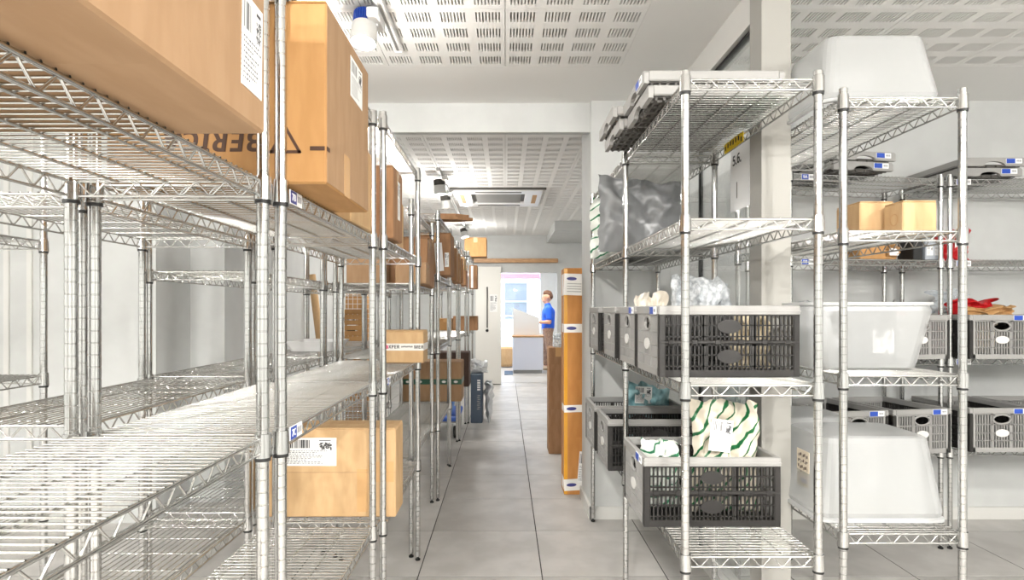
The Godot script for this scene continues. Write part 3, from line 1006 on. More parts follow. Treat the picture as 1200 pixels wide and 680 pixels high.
func ring_wall(g: Geo, rings: Array, r: float) -> void:
	for j in rings.size() - 1:
		var p := rounded(rings[j][0], rings[j][1], r)
		var q := rounded(rings[j + 1][0], rings[j + 1][1], r)
		var y0: float = rings[j][2]
		var y1: float = rings[j + 1][2]
		var k := p.size()
		for i in k:
			var i2 := (i + 1) % k
			var A := Vector3(p[i].x, y0, p[i].y)
			var B := Vector3(p[i2].x, y0, p[i2].y)
			var C := Vector3(q[i2].x, y1, q[i2].y)
			var D := Vector3(q[i].x, y1, q[i].y)
			var c := (A + B + C + D) / 4.0
			var nn := (B - A).cross(D - A)
			if nn.length() < 1e-12: nn = (B - A).cross(C - A)
			nn = nn.normalized()
			if nn.dot(Vector3(c.x, 0, c.z)) < 0.0: nn = -nn
			g.tri(A, B, C, nn, nn, nn)
			g.tri(A, C, D, nn, nn, nn)

func cap_ring(g: Geo, ring: Array, r: float) -> void:
	var p := rounded(ring[0], ring[1], r)
	var y: float = ring[2]
	for i in p.size():
		var a: Vector2 = p[i]
		var b: Vector2 = p[(i + 1) % p.size()]
		g.tri(Vector3(0, y, 0), Vector3(a.x, y, a.y), Vector3(b.x, y, b.y), Vector3.DOWN, Vector3.DOWN, Vector3.DOWN)

# a filled mailing bag standing on its lower edge, w x h, facing +z, with creases
func bag_mesh(w: float, h: float, t: float, seed_: int, crease := 0.012, slump := 0.0) -> ArrayMesh:
	var fn := FastNoiseLite.new()
	fn.seed = seed_
	fn.frequency = 1.0
	fn.fractal_octaves = 2
	fn.noise_type = FastNoiseLite.TYPE_SIMPLEX
	var nu := 26
	var nv := 22
	var rows := [[], []]
	for side in 2:
		for j in nv + 1:
			var row := PackedVector3Array()
			for i in nu + 1:
				var u := -1.0 + 2.0 * i / nu
				var v := -1.0 + 2.0 * j / nv
				var full := pow(maxf(0.0, 1.0 - pow(absf(u), 3.0)), 0.6) * pow(maxf(0.0, 1.0 - pow(absf(v), 4.0)), 0.6)
				var a := fn.get_noise_3d(u * 1.4, v * 1.4, side * 9.0)
				var b := absf(fn.get_noise_3d(u * 3.2 + 7.0, v * 1.6, side * 5.0))
				var z := (t / 2) * full * (1.0 + 0.4 * a) - crease * b * minf(1.0, full * 2.0)
				var x := u * w / 2 * (1.0 - 0.07 * (1.0 - absf(v)) * absf(u)) + 0.010 * fn.get_noise_2d(v * 1.5, 3.0) * signf(u)
				var y := (v + 1.0) * h / 2 + 0.010 * fn.get_noise_2d(u * 1.3, 30.0) * (v + 1.0)
				y -= slump * (v + 1.0) * 0.5 * (0.5 + 0.5 * u) * h
				z = z * (1.0 if side == 0 else -1.0) + 0.03 * fn.get_noise_2d(u * 1.1 + 4.0, v * 1.1) * (v + 1.0)
				row.push_back(Vector3(x, maxf(0.0, y), z))
			rows[side].append(row)
	var g := Geo.new()
	for side in 2:
		var R: Array = rows[side]
		var N := []
		for j in nv + 1:
			var nr := PackedVector3Array()
			for i in nu + 1:
				var du: Vector3 = R[j][mini(i + 1, nu)] - R[j][maxi(i - 1, 0)]
				var dv: Vector3 = R[mini(j + 1, nv)][i] - R[maxi(j - 1, 0)][i]
				var nn := du.cross(dv).normalized() * (1.0 if side == 0 else -1.0)
				nr.push_back(nn)
			N.append(nr)
		for j in nv:
			for i in nu:
				var ua := Vector2(float(i) / nu, 1.0 - float(j) / nv)
				var ub := Vector2(float(i + 1) / nu, 1.0 - float(j) / nv)
				var uc := Vector2(float(i + 1) / nu, 1.0 - float(j + 1) / nv)
				var ud := Vector2(float(i) / nu, 1.0 - float(j + 1) / nv)
				g.tri(R[j][i], R[j][i + 1], R[j + 1][i + 1], N[j][i], N[j][i + 1], N[j + 1][i + 1], ua, ub, uc)
				g.tri(R[j][i], R[j + 1][i + 1], R[j + 1][i], N[j][i], N[j + 1][i + 1], N[j + 1][i], ua, uc, ud)
	return g.done()

func bag(label: String, at: Vector3, w: float, h: float, t: float, seed_: int, mat: Material, opt := {}) -> Node3D:
	var o := thing(opt.get("name", "mailing_bag"), label, "bag", at, opt.get("turn", 0.0), opt.get("group", ""))
	var b := part("body", bag_mesh(w, h, t, seed_, opt.get("crease", 0.012), opt.get("slump", 0.0)), mat, o)
	b.rotation = Vector3(opt.get("lean", 0.0), 0, opt.get("roll", 0.0))
	if opt.has("sheet"):
		var s: Array = opt["sheet"]
		var q := sheet(o, "address_label", s[0], s[1], s[2], s[3], 0.0, s[4] if s.size() > 4 else 0.0)
		q.basis = Basis(Vector3.RIGHT, opt.get("lean", 0.0)) * q.basis
	return o

func stripe_image(base: Color, ink: Color, slope: float, pitch: float, width: float, seed_: int) -> Image:
	var im := Image.create(256, 256, true, Image.FORMAT_RGB8)
	var fn := FastNoiseLite.new()
	fn.seed = seed_
	fn.frequency = 0.008
	for y in 256:
		for x in 256:
			var k := (x * slope + y + fn.get_noise_2d(x, y) * 16.0) / pitch
			var f := k - floorf(k)
			im.set_pixel(x, y, ink if f < width else base)
	return im

func bag_materials() -> void:
	M.bag_grey = textured(noise_image(256, 61, 0.02, Color(0.43, 0.435, 0.44), Color(0.47, 0.475, 0.48), 0.2), 3.0, 0.3)
	M.bag_dark = std(Color(0.30, 0.305, 0.315), 0.35)
	M.bag_stripe = printed(stripe_image(Color(0.86, 0.825, 0.76), Color(0.05, 0.36, 0.19), 1.0, 42.0, 0.22, 3), 0.4)
	M.bag_white_stripe = printed(stripe_image(Color(0.90, 0.91, 0.89), Color(0.08, 0.42, 0.27), 0.5, 44.0, 0.16, 4), 0.4)
	M.bag_teal = textured(noise_image(256, 63, 0.02, Color(0.42, 0.60, 0.63), Color(0.62, 0.77, 0.79)), 4.0, 0.3)
	M.bag_red = std(Color(0.70, 0.08, 0.10), 0.35)
	M.bag_kraft = std(Color(0.72, 0.56, 0.37), 0.6)
	M.bag_white = std(Color(0.88, 0.89, 0.90), 0.35)
	M.bag_silver = textured(noise_image(256, 64, 0.03, Color(0.66, 0.68, 0.70), Color(0.92, 0.93, 0.94)), 5.0, 0.22)
	var rim := std(Color(0.80, 0.805, 0.805, 0.80), 0.3)
	rim.transparency = BaseMaterial3D.TRANSPARENCY_ALPHA
	rim.backlight_enabled = true
	rim.backlight = Color(0.6, 0.6, 0.6)
	M.tub_rim = rim


# ------------------------------------------------------------------ goods: left of the aisle
func build_left_goods() -> void:
	# big carton on the nearest rack, hanging over into the aisle
	var a := carton("huge brown carton overhead on the nearest rack with a long barcode label", -0.85, -0.373, 1.562, 0.39, 0.40, 0.54, M.card, {"tape": false})
	sheet(a, "barcode_label", 0.07, 0.135, M.label_b, Vector3(0.2392, 0.115, -0.222), PI / 2, -0.03)
	var g := Geo.new()
	g.box(Vector3(0.2389, 0.25, 0.06), Vector3(0.0008, 0.27, 0.05))
	part("tape", g, M.tape_clear, a)
	# carton with the upside-down lettering
	var b := carton("orange carton with dark upside-down lettering and a triangle mark", -0.86, -0.385, 1.562, 0.393, 1.305, 0.395, M.card_orange, {"tape": false})
	g = Geo.new()
	g.cbox(Vector3(0.2378, 0.196, 0), Vector3(0.0012, 0.385, 0.39), 0.0004)
	part("side_panel", g, M.card, b)
	var front := 0.2305
	var flip := Basis(Vector3.BACK, PI) * Basis(Vector3(1, 0, 0), Vector3(0.12, 1, 0), Vector3(0, 0, 1))
	lettering("BERICA", 0.047, true, M.ink, b, Transform3D(flip, P(250, 165, 1.305) - b.position + Vector3(0, 0, 0.0005)))
	# triangle outline
	g = Geo.new()
	var tri3 := [P(318, 178, 1.305), P(351, 178, 1.305), P(335, 150, 1.305)]
	for k in 3:
		var p0: Vector3 = tri3[k] - b.position
		var p1: Vector3 = tri3[(k + 1) % 3] - b.position
		g.x = Transform3D(Basis(Vector3.BACK, (p1 - p0).angle_to(Vector3.RIGHT) * (1.0 if (p1 - p0).y >= 0 else -1.0)), (p0 + p1) / 2)
		g.box(Vector3(0, 0, 0.0005), Vector3((p1 - p0).length() + 0.006, 0.0065, 0.001))
	g.x = Transform3D.IDENTITY
	part("triangle_mark", g, M.ink, b)
	g = Geo.new()
	var q := P(372, 174, 1.305) - b.position
	g.box(q + Vector3(0, 0, 0.0005), Vector3(0.032, 0.009, 0.001))
	g.box(Vector3(0.2388, q.y, 0.187), Vector3(0.001, 0.009, 0.02))
	part("print_bar", g, M.ink, b)
	sheet(b, "address_label", 0.12, 0.10, M.label_a, Vector3(0.2392, 0.31, -0.06), PI / 2, 0.0)
	g = Geo.new()
	g.box(Vector3(0.2388, 0.05, 0.03), Vector3(0.0008, 0.10, 0.05))
	part("tape", g, M.tape_clear, b)
	# third rack, upper shelf
	carton("pale tan carton behind the lettered carton on the same shelf", -0.80, -0.47, 1.562, 0.27, 1.85, 0.28, M.card_light, {"tape": false})
	var c := carton("brown carton with a tall white slip on its aisle side", -0.76, -0.425, 1.562, 0.275, 2.30, 0.20, M.card_brown)
	sheet(c, "slip", 0.05, 0.15, M.label_b, Vector3(0.1680, 0.16, -0.02), PI / 2)
	carton("light carton at the rear of the upper shelf behind the brown one", -0.78, -0.48, 1.562, 0.22, 2.56, 0.3, M.card_light)
	# carton with the printed white tape
	var e := carton("tan carton bound with white printed tape on the middle shelf", -0.60, -0.395, 1.032, 0.155, 2.93, 0.16, M.card_light, {"tape": false})
	g = Geo.new()
	g.box(Vector3(0, 0.077, 0.0805), Vector3(0.2055, 0.034, 0.0008))
	g.box(Vector3(0.103, 0.077, 0), Vector3(0.0008, 0.034, 0.162))
	part("printed_tape", g, M.tape_white, e)
	lettering("XPER", 0.017, true, M.ink_black, e, Transform3D(Basis.IDENTITY, Vector3(-0.040, 0.078, 0.0815)))
	g = Geo.new()
	for k in 8: g.box(Vector3(-0.002 + k * 0.007, 0.078 + 0.0008 * (k % 3), 0.0812), Vector3(0.005, 0.007, 0.0006))
	part("small_print", g, M.crate_mid, e)
	lettering("MER", 0.017, true, M.ink_black, e, Transform3D(Basis.IDENTITY, Vector3(0.080, 0.077, 0.0815)))
	g = Geo.new()
	g.prism(oval(0.014, 0.02), 0.081, 0.0815)
	part("pink_mark", g, std(Color(0.85, 0.35, 0.5), 0.5), e, Vector3(-0.074, 0.077, 0))
	# big carton on the lowest shelf
	var f := carton("large tan carton with a white shipping label on the lowest shelf", -0.90, -0.41, 0.512, 0.333, 2.27, 0.16, M.card_light, {"tape": false})
	sheet(f, "shipping_label", 0.20, 0.105, M.label_c, Vector3(-0.077, 0.245, 0.0808))
	g = Geo.new()
	g.box(Vector3(0, 0.168, 0.0803), Vector3(0.488, 0.0012, 0.0012))
	part("crease", g, M.card, f)
	g = Geo.new()
	g.box(Vector3(0.20, 0.17, 0.0805), Vector3(0.075, 0.075, 0.0008))
	g.box(Vector3(0.12, 0.10, 0.0805), Vector3(0.04, 0.16, 0.0006))
	part("tape", g, M.tape_clear, f)
	# boxes of the shorter rack
	carton("tan box in front on the shelf of the shorter rack", -0.60, -0.43, 1.432, 0.115, 3.30, 0.16, M.card)
	carton("brown box standing behind the tan box on the shorter rack", -0.80, -0.45, 1.432, 0.27, 3.50, 0.22, M.card_brown)
	carton("tan box pushed to the back of the shorter rack's shelf", -0.86, -0.66, 1.432, 0.17, 3.28, 0.18, M.card)
	carton("wide brown box at the far end of the shorter rack's shelf", -0.83, -0.47, 1.432, 0.31, 3.76, 0.26, M.card_brown)
	# long cardboard strip on top, pointing into the aisle
	var s := thing("cardboard_strip", "long pointed strip of folded cardboard sticking out over the aisle", "cardboard", Vector3(-0.55, 1.952, -4.5), 0.05)
	g = Geo.new()
	g.x = Transform3D(Basis(Vector3.RIGHT, -PI / 2), Vector3.ZERO)
	g.prism(PackedVector2Array([Vector2(-0.28, -0.07), Vector2(0.20, -0.07), Vector2(0.31, -0.01), Vector2(0.31, 0.01), Vector2(0.20, 0.07), Vector2(-0.28, 0.07)]), 0.0, 0.02)
	part("lower_layer", g, M.card_brown, s)
	g = Geo.new()
	g.x = Transform3D(Basis(Vector3.RIGHT, -PI / 2), Vector3(0, 0.021, 0))
	g.prism(PackedVector2Array([Vector2(-0.28, -0.06), Vector2(0.18, -0.065), Vector2(0.28, -0.005), Vector2(0.19, 0.06), Vector2(-0.28, 0.06)]), 0.0, 0.022)
	part("upper_layer", g, M.card_brown, s)
	# tall boxes with sheets
	var h := carton("tall brown box with a torn white sheet on the fifth rack", -0.62, -0.385, 1.532, 0.30, 4.28, 0.30, M.card_brown)
	sheet(h, "torn_sheet", 0.055, 0.20, M.paper, Vector3(-0.005 + 0.04, 0.13, 0.1508), 0.0, 0.08)
	sheet(h, "stamp", 0.03, 0.10, M.label_b, Vector3(0.09, 0.11, 0.1508))
	for k in 3:
		carton(["slim brown box first in the row of upright boxes", "slim brown box in the middle of the row of upright boxes", "slim brown box last in the row of upright boxes"][k], -0.62, -0.405 + k * 0.006, 1.532, 0.27 - k * 0.02, 5.06 + k * 0.26, 0.13, M.card_brown if k != 1 else M.card, {"group": "upright boxes on the upper shelf"})
	carton("brown box with an orange upper half above the blue trolley", -0.62, -0.39, 1.532, 0.15, 6.05, 0.3, M.card_brown)
	carton("orange box on top of the brown box above the blue trolley", -0.61, -0.41, 1.685, 0.13, 6.07, 0.26, M.card_light)
	var j := carton("brown carton with a white stripe hanging out beside the sliding door", -0.56, -0.325, 1.532, 0.27, 7.0, 0.25, M.card_brown)
	sheet(j, "white_stripe", 0.025, 0.25, M.paper, Vector3(0.06, 0.135, 0.1258))
	carton("rounded tan carton on top of the last rack against the wall", -0.50, -0.23, 1.942, 0.235, 7.45, 0.28, M.card_orange)
	carton("brown box on the middle shelf of the last rack", -0.62, -0.33, 1.042, 0.17, 7.2, 0.25, M.card_brown)
	carton("orange box at the inner end of the last rack's middle shelf", -0.80, -0.64, 1.042, 0.14, 7.3, 0.25, M.card_orange)
	# lower shelves further back
	var m := carton("brown carton with dark green printed tape on the low shelf", -0.86, -0.365, 0.522, 0.33, 5.06, 0.30, M.card, {"tape": false})
	g = Geo.new()
	g.box(Vector3(0, 0.165, 0.1505), Vector3(0.496, 0.045, 0.0008))
	g.box(Vector3(0.248, 0.165, 0), Vector3(0.0008, 0.045, 0.30))
	part("printed_tape", g, M.tape_green, m)
	for k in 5:
		g = Geo.new()
		g.prism(oval(0.035, 0.02), 0.1512, 0.1516)
		part("tape_mark", g, M.tape_white, m, Vector3(-0.2 + k * 0.1, 0.165, 0))
	carton("dark brown tilted carton behind the green-taped one", -0.72, -0.36, 0.522, 0.34, 6.02, 0.30, M.card_dark, {"tape": false})
	carton("small brown box on the low shelf of the last rack", -0.66, -0.46, 0.522, 0.24, 7.05, 0.3, M.card_brown)
	trolley()
	# upright case with a white bag over it
	var u := thing("upright_carton", "slate blue printed carton upright on the floor under a white bag", "box", Vector3(-0.325, 0, -7.06))
	g = Geo.new()
	g.cbox(Vector3(0, 0.28, 0), Vector3(0.135, 0.56, 0.36), 0.008)
	part("body", g, std(Color(0.27, 0.33, 0.40), 0.45), u)
	g = Geo.new()
	for k in 5: g.box(Vector3(0.025, 0.38 + k * 0.026, 0.1803), Vector3(0.035, 0.018, 0.0006))
	part("print_blocks", g, M.paper, u)
	g = Geo.new()
	for k in 8: g.box(Vector3(0.02 + 0.006 * (k % 2), 0.16 + k * 0.022, 0.1803), Vector3(0.03, 0.008, 0.0006))
	part("print_lines", g, M.grey_metal, u)
	bag("white plastic bag slumped on the slate blue carton", Vector3(-0.30, 0.562, -7.0), 0.2, 0.16, 0.2, 71, M.bag_white, {"slump": 0.2})
	bag("white plastic bag beside the slate blue carton on the floor", Vector3(-0.185, 0.0, -7.02), 0.34, 0.46, 0.06, 72, M.bag_white, {"turn": PI / 2})
	# rear row
	var oc := thing("orange_tray", "orange slatted tray standing upright on the rear row of racks", "tray", Vector3(-1.16, 1.042, -4.7))
	for k in 6:
		g = Geo.new()
		g.cbox(Vector3(0, 0.022 + k * 0.042, 0), Vector3(0.17, 0.036, 0.02), 0.003)
		part("slat", g, M.card_orange, oc)
	g = Geo.new()
	for sx in [-1, 1]: g.cbox(Vector3(sx * 0.08, 0.125, -0.02), Vector3(0.012, 0.25, 0.02), 0.002)
	part("batten", g, M.card_brown, oc)
	# wire grid stand with a carton and papers hung on it
	var gs := thing("wire_grid_panel", "white wire grid panel standing by the side wall with papers", "rack", Vector3(-1.66, 0, -6.6), 0.0)
	g = Geo.new()
	for k in 9: g.tube(Vector3(-0.2 + k * 0.05, 0.05, 0), Vector3(-0.2 + k * 0.05, 1.62, 0), 0.003, 5)
	for k in 30: g.tube(Vector3(-0.2, 0.08 + k * 0.053, 0.004), Vector3(0.2, 0.08 + k * 0.053, 0.004), 0.003, 5)
	part("grid", g, M.lamp_white, gs)
	g = Geo.new()
	for sx in [-1, 1]:
		g.tube(Vector3(sx * 0.2, 0.0, 0), Vector3(sx * 0.2, 1.64, 0), 0.009, 8, -1, true)
		g.tube(Vector3(sx * 0.2, 0.012, -0.2), Vector3(sx * 0.2, 0.012, 0.2), 0.01, 8, -1, true)
	part("stand_frame", g, M.lamp_white, gs)
	sheet(gs, "paper_sheet", 0.14, 0.22, M.label_c, Vector3(-0.03, 1.12, 0.012), 0.0, 0.06)
	sheet(gs, "black_card", 0.10, 0.06, M.black, Vector3(-0.02, 1.07, 0.016), 0.0, 0.06)
	carton("orange-brown box seen through the white wire grid panel", -1.78, -1.56, 0.0, 1.50, 6.75, 0.2, M.card_orange)
	var bin := thing("paper_tray", "shallow white tray on the rear row of racks", "tray", Vector3(-1.16, 1.041, -3.75))
	g = Geo.new()
	ring_wall(g, [[0.24, 0.3, 0.0], [0.30, 0.36, 0.06], [0.31, 0.37, 0.06], [0.305, 0.365, 0.055], [0.235, 0.295, 0.006]], 0.03)
	cap_ring(g, [0.24, 0.3, 0.0], 0.03)
	part("body", g, M.white_gloss, bin)
	var pl := thing("cardboard_tube", "cardboard tube leaning against the side wall", "tube", Vector3(-1.62, 0.0, -5.7))
	g = Geo.new()
	g.tube(Vector3(0, 0.02, 0), Vector3(-0.20, 1.62, 0.0), 0.035, 14, -1, true)
	part("body", g, M.card_light, pl)

func trolley() -> void:
	var o := thing("platform_trolley", "blue platform trolley with black castors on the floor under the racks", "trolley", Vector3(-0.648, 0, -6.37))
	var g := Geo.new()
	g.cbox(Vector3(0, 0.20, 0), Vector3(0.36, 0.05, 0.70), 0.012)
	part("deck", g, std(Color(0.25, 0.42, 0.80), 0.45), o)
	g = Geo.new()
	g.cbox(Vector3(0, 0.168, 0), Vector3(0.32, 0.02, 0.64), 0.004)
	part("underframe", g, M.grey_metal, o)
	for sx in [-1, 1]:
		for sz in [-1, 1]:
			g = Geo.new()
			g.x = Transform3D(Basis(Vector3.BACK, PI / 2), Vector3(sx * 0.145, 0.062, sz * 0.28))
			g.lathe([Vector2(0, -0.016), Vector2(0.052, -0.016), Vector2(0.062, -0.010), Vector2(0.062, 0.010), Vector2(0.052, 0.016), Vector2(0, 0.016)], 18)
			var w := part("wheel", g, M.rubber, o)
			g = Geo.new()
			for s in [-1, 1]: g.box(Vector3(sx * 0.145 + s * 0.021, 0.115, sz * 0.28), Vector3(0.004, 0.11, 0.04))
			g.box(Vector3(sx * 0.145, 0.163, sz * 0.28), Vector3(0.06, 0.006, 0.06))
			part("castor_fork", g, M.grey_metal, w)
	g = Geo.new()
	for sx in [-1, 1]: g.tube(Vector3(sx * 0.145, 0.2, -0.34), Vector3(sx * 0.145, 0.40, -0.36), 0.012, 8, -1, true)
	g.tube(Vector3(-0.145, 0.40, -0.36), Vector3(0.145, 0.40, -0.36), 0.012, 8)
	part("push_bar", g, M.grey_metal, o)
	var bx := thing("blue_bin", "small blue plastic bin standing on the platform trolley", "bin", Vector3(-0.62, 0.226, -6.2))
	g = Geo.new()
	ring_wall(g, [[0.16, 0.2, 0.0], [0.20, 0.26, 0.13], [0.22, 0.28, 0.135], [0.19, 0.25, 0.13], [0.15, 0.19, 0.005]], 0.02)
	cap_ring(g, [0.16, 0.2, 0.0], 0.02)
	part("body", g, std(Color(0.40, 0.58, 0.85), 0.45), bx)


# ------------------------------------------------------------------ goods: right of the aisle
func build_right_goods() -> void:
	var cx := 0.50 + CL / 2
	var y2: float = R_SHELVES[1] + 0.001
	# crates on the third level, a short end to the aisle
	crate("folding crate first in line on the upper level, long black side to the viewer", Vector3(cx, y2, -(1.97 + CW / 2)), 0.0, 1)
	crate("folding crate second in line on the upper level, silver bag inside", Vector3(cx, y2, -(2.325 + CW / 2)), 0.0, 1)
	crate("folding crate third in line on the upper level, just past the rear post", Vector3(cx - 0.005, y2, -(2.72 + CW / 2)), 0.0, 0)
	crate("folding crate fourth in line on the upper level, up against the wall", Vector3(cx - 0.008, y2, -(3.20 + CW / 2)), 0.0, 0)
	# crates on the lowest level
	var y1: float = R_SHELVES[0] + 0.001
	var lx := 0.465 + CL / 2
	crate("folding crate full of green-striped bags on the lowest level", Vector3(lx, y1, -(2.03 + CW / 2)), 0.0, 1)
	crate("empty folding crate in the middle of the lowest level", Vector3(lx, y1, -(2.735 + CW / 2)), 0.0, 0)
	crate("folding crate with the teal bag, last on the lowest level", Vector3(lx - 0.005, y1, -(3.12 + CW / 2)), 0.0, 0)
	# bags in the crates
	bag("beige bag with green diagonal stripes standing in the lowest crate", Vector3(0.775, y1 + 0.012, -2.15), 0.25, 0.41, 0.10, 81, M.bag_stripe, {"sheet": [0.075, 0.11, M.label_a, Vector3(-0.035, 0.285, 0.072), -0.12], "crease": 0.02, "slump": 0.05})
	bag("white bag with green stripes upright at the inner end of the lowest crate", Vector3(0.825, y1 + 0.012, -2.29), 0.10, 0.32, 0.04, 82, M.bag_white_stripe, {"slump": 0.35})
	bag("white bag with thin green stripes flopped at the aisle end of the crate", Vector3(0.562, y1 + 0.012, -2.20), 0.15, 0.262, 0.17, 83, M.bag_white_stripe, {"slump": 0.10})
	bag("teal plastic bag with a white panel in the last low crate", Vector3(0.77, y1 + 0.012, -3.30), 0.25, 0.34, 0.10, 84, M.bag_teal, {"slump": 0.15, "sheet": [0.09, 0.09, M.label_a, Vector3(-0.03, 0.26, 0.058), -0.05]})
	bag("cream paper pouch inside the first upper crate", Vector3(0.865, y2 + 0.012, -2.14), 0.14, 0.19, 0.06, 85, std(Color(0.86, 0.80, 0.68), 0.6))
	bag("crumpled silver film bag rising out of the second upper crate", Vector3(0.805, y2 + 0.012, -2.50), 0.24, 0.36, 0.14, 86, M.bag_silver, {"crease": 0.05, "slump": 0.1})
	bag("cream crumpled bag beside the silver one in the upper crates", Vector3(0.60, y2 + 0.012, -2.52), 0.14, 0.27, 0.1, 87, std(Color(0.86, 0.83, 0.78), 0.5), {"crease": 0.03})
	# mailers on the second level from the top
	var y3: float = R_SHELVES[2] + 0.001
	bag("large shiny grey mailing bag standing on the upper shelf", Vector3(0.655, y3, -2.90), 0.43, 0.37, 0.11, 88, M.bag_grey, {"slump": 0.14, "crease": 0.016})
	bag("dark grey mailing bag with a folded corner behind the large grey one", Vector3(0.83, y3, -3.08), 0.18, 0.34, 0.08, 89, M.bag_dark, {"slump": -0.1})
	bag("white mailing bag with green marks at the wall end of the shelf", Vector3(0.60, y3, -3.30), 0.28, 0.33, 0.10, 90, M.bag_white_stripe, {"turn": 0.1})
	# collapsed crates on top
	var y4: float = R_SHELVES[3] + 0.001
	flat_crate("collapsed crate, lower of the front pair on top of the rack", Vector3(0.47 + CL / 2, y4, -(1.985 + CW / 2)))
	flat_crate("collapsed crate, upper of the front pair on top of the rack", Vector3(0.455 + CL / 2, y4 + 0.0475, -(1.985 + CW / 2)), 0.0, 1)
	flat_crate("collapsed crate, lower of the rear pair on top of the rack", Vector3(0.44 + CL / 2, y4, -(2.331 + CW / 2)))
	flat_crate("collapsed crate, upper of the rear pair on top of the rack", Vector3(0.415 + CL / 2, y4 + 0.0475, -(2.331 + CW / 2)))
	# paper on the glass
	var s := thing("paper_notice", "white paper notice marked with small digits taped on the glass", "paper", P(872, 205, 2.62) * Vector3(0, 1, 1) + Vector3(1.0145, 0, 0))
	var q := sheet(s, "sheet", 0.21, 0.297, M.paper, Vector3.ZERO, -PI / 2)
	lettering("5.6.", 0.045, true, M.ink_black, q, Transform3D(Basis.IDENTITY, Vector3(-0.03, 0.075, 0.0012)))
	var g := Geo.new()
	g.box(Vector3(-0.03, -0.06, 0.0012), Vector3(0.008, 0.07, 0.0006))
	part("mark", g, M.crate_mid, q)
	# tubs
	tub("white translucent tub upside down on top of the tub rack", Vector3(1.265, T_SHELVES[3] + 0.001, -2.20), 0.41, 0.37, 0.24, true)
	tub("white translucent tub standing upright with a grey parcel inside", Vector3(1.262, T_SHELVES[1] + 0.001, -2.26), 0.44, 0.40, 0.235, false)
	tub("white translucent tub upside down at the front of the lowest shelf", Vector3(1.287, T_SHELVES[0] + 0.001, -2.23), 0.45, 0.36, 0.285, true)
	var tl := tub("white translucent tub upside down behind the lowest front tub", Vector3(1.25, T_SHELVES[0] + 0.001, -2.63), 0.42, 0.36, 0.285, true)
	tl.set_meta("group", "white translucent plastic tubs")
	bag("grey parcel with a white label lying in the upright tub", Vector3(1.30, T_SHELVES[1] + 0.012, -2.18), 0.23, 0.20, 0.09, 91, M.bag_dark, {"slump": -0.15, "sheet": [0.075, 0.08, M.label_a, Vector3(0.03, 0.085, 0.05)]})
	var nt := thing("paper_note", "cream handwritten note on the side of the lowest tub", "paper", Vector3(1.082, T_SHELVES[0] + 0.15, -2.20), 0.0)
	var sh := sheet(nt, "sheet", 0.09, 0.13, std(Color(0.90, 0.85, 0.77), 0.6), Vector3.ZERO, -PI / 2)
	for k in 4:
		g = Geo.new()
		for w in 8: g.box(Vector3(-0.032 + w * 0.009, 0.045 - k * 0.022 + 0.003 * ((w * 7 + k) % 3 - 1), 0.0011), Vector3(0.006 if (w + k) % 3 else 0.002, 0.004 if (w * k) % 2 else 0.010, 0.0005))
		part("writing", g, M.ink, sh)
	g = Geo.new()
	g.box(Vector3(0.01, -0.045, 0.0011), Vector3(0.035, 0.016, 0.0005))
	part("blue_mark", g, M.blue, sh)
	g = Geo.new()
	g.box(Vector3(0, -0.059, 0.0011), Vector3(0.085, 0.008, 0.0005))
	part("yellow_mark", g, M.yellow, sh)
	# two small boxes
	carton("small kraft box behind the one with a round mark", 1.30, 1.425, T_SHELVES[2] + 0.001, 0.135, 2.22, 0.16, M.card_light, {"tape": false})
	var kb := carton("small kraft box with a round mark on its side", 1.372, 1.49, T_SHELVES[2] + 0.001, 0.115, 2.09, 0.105, M.card_light, {"tape": false})
	g = Geo.new()
	var pts := []
	for i in 17: pts.append(Vector3(-0.0595, 0.055 + sin(TAU * i / 16) * 0.020, 0.005 + cos(TAU * i / 16) * 0.020))
	g.path(pts, 0.0012, 4)
	part("round_mark", g, M.bag_kraft, kb)
	tall_boxes()

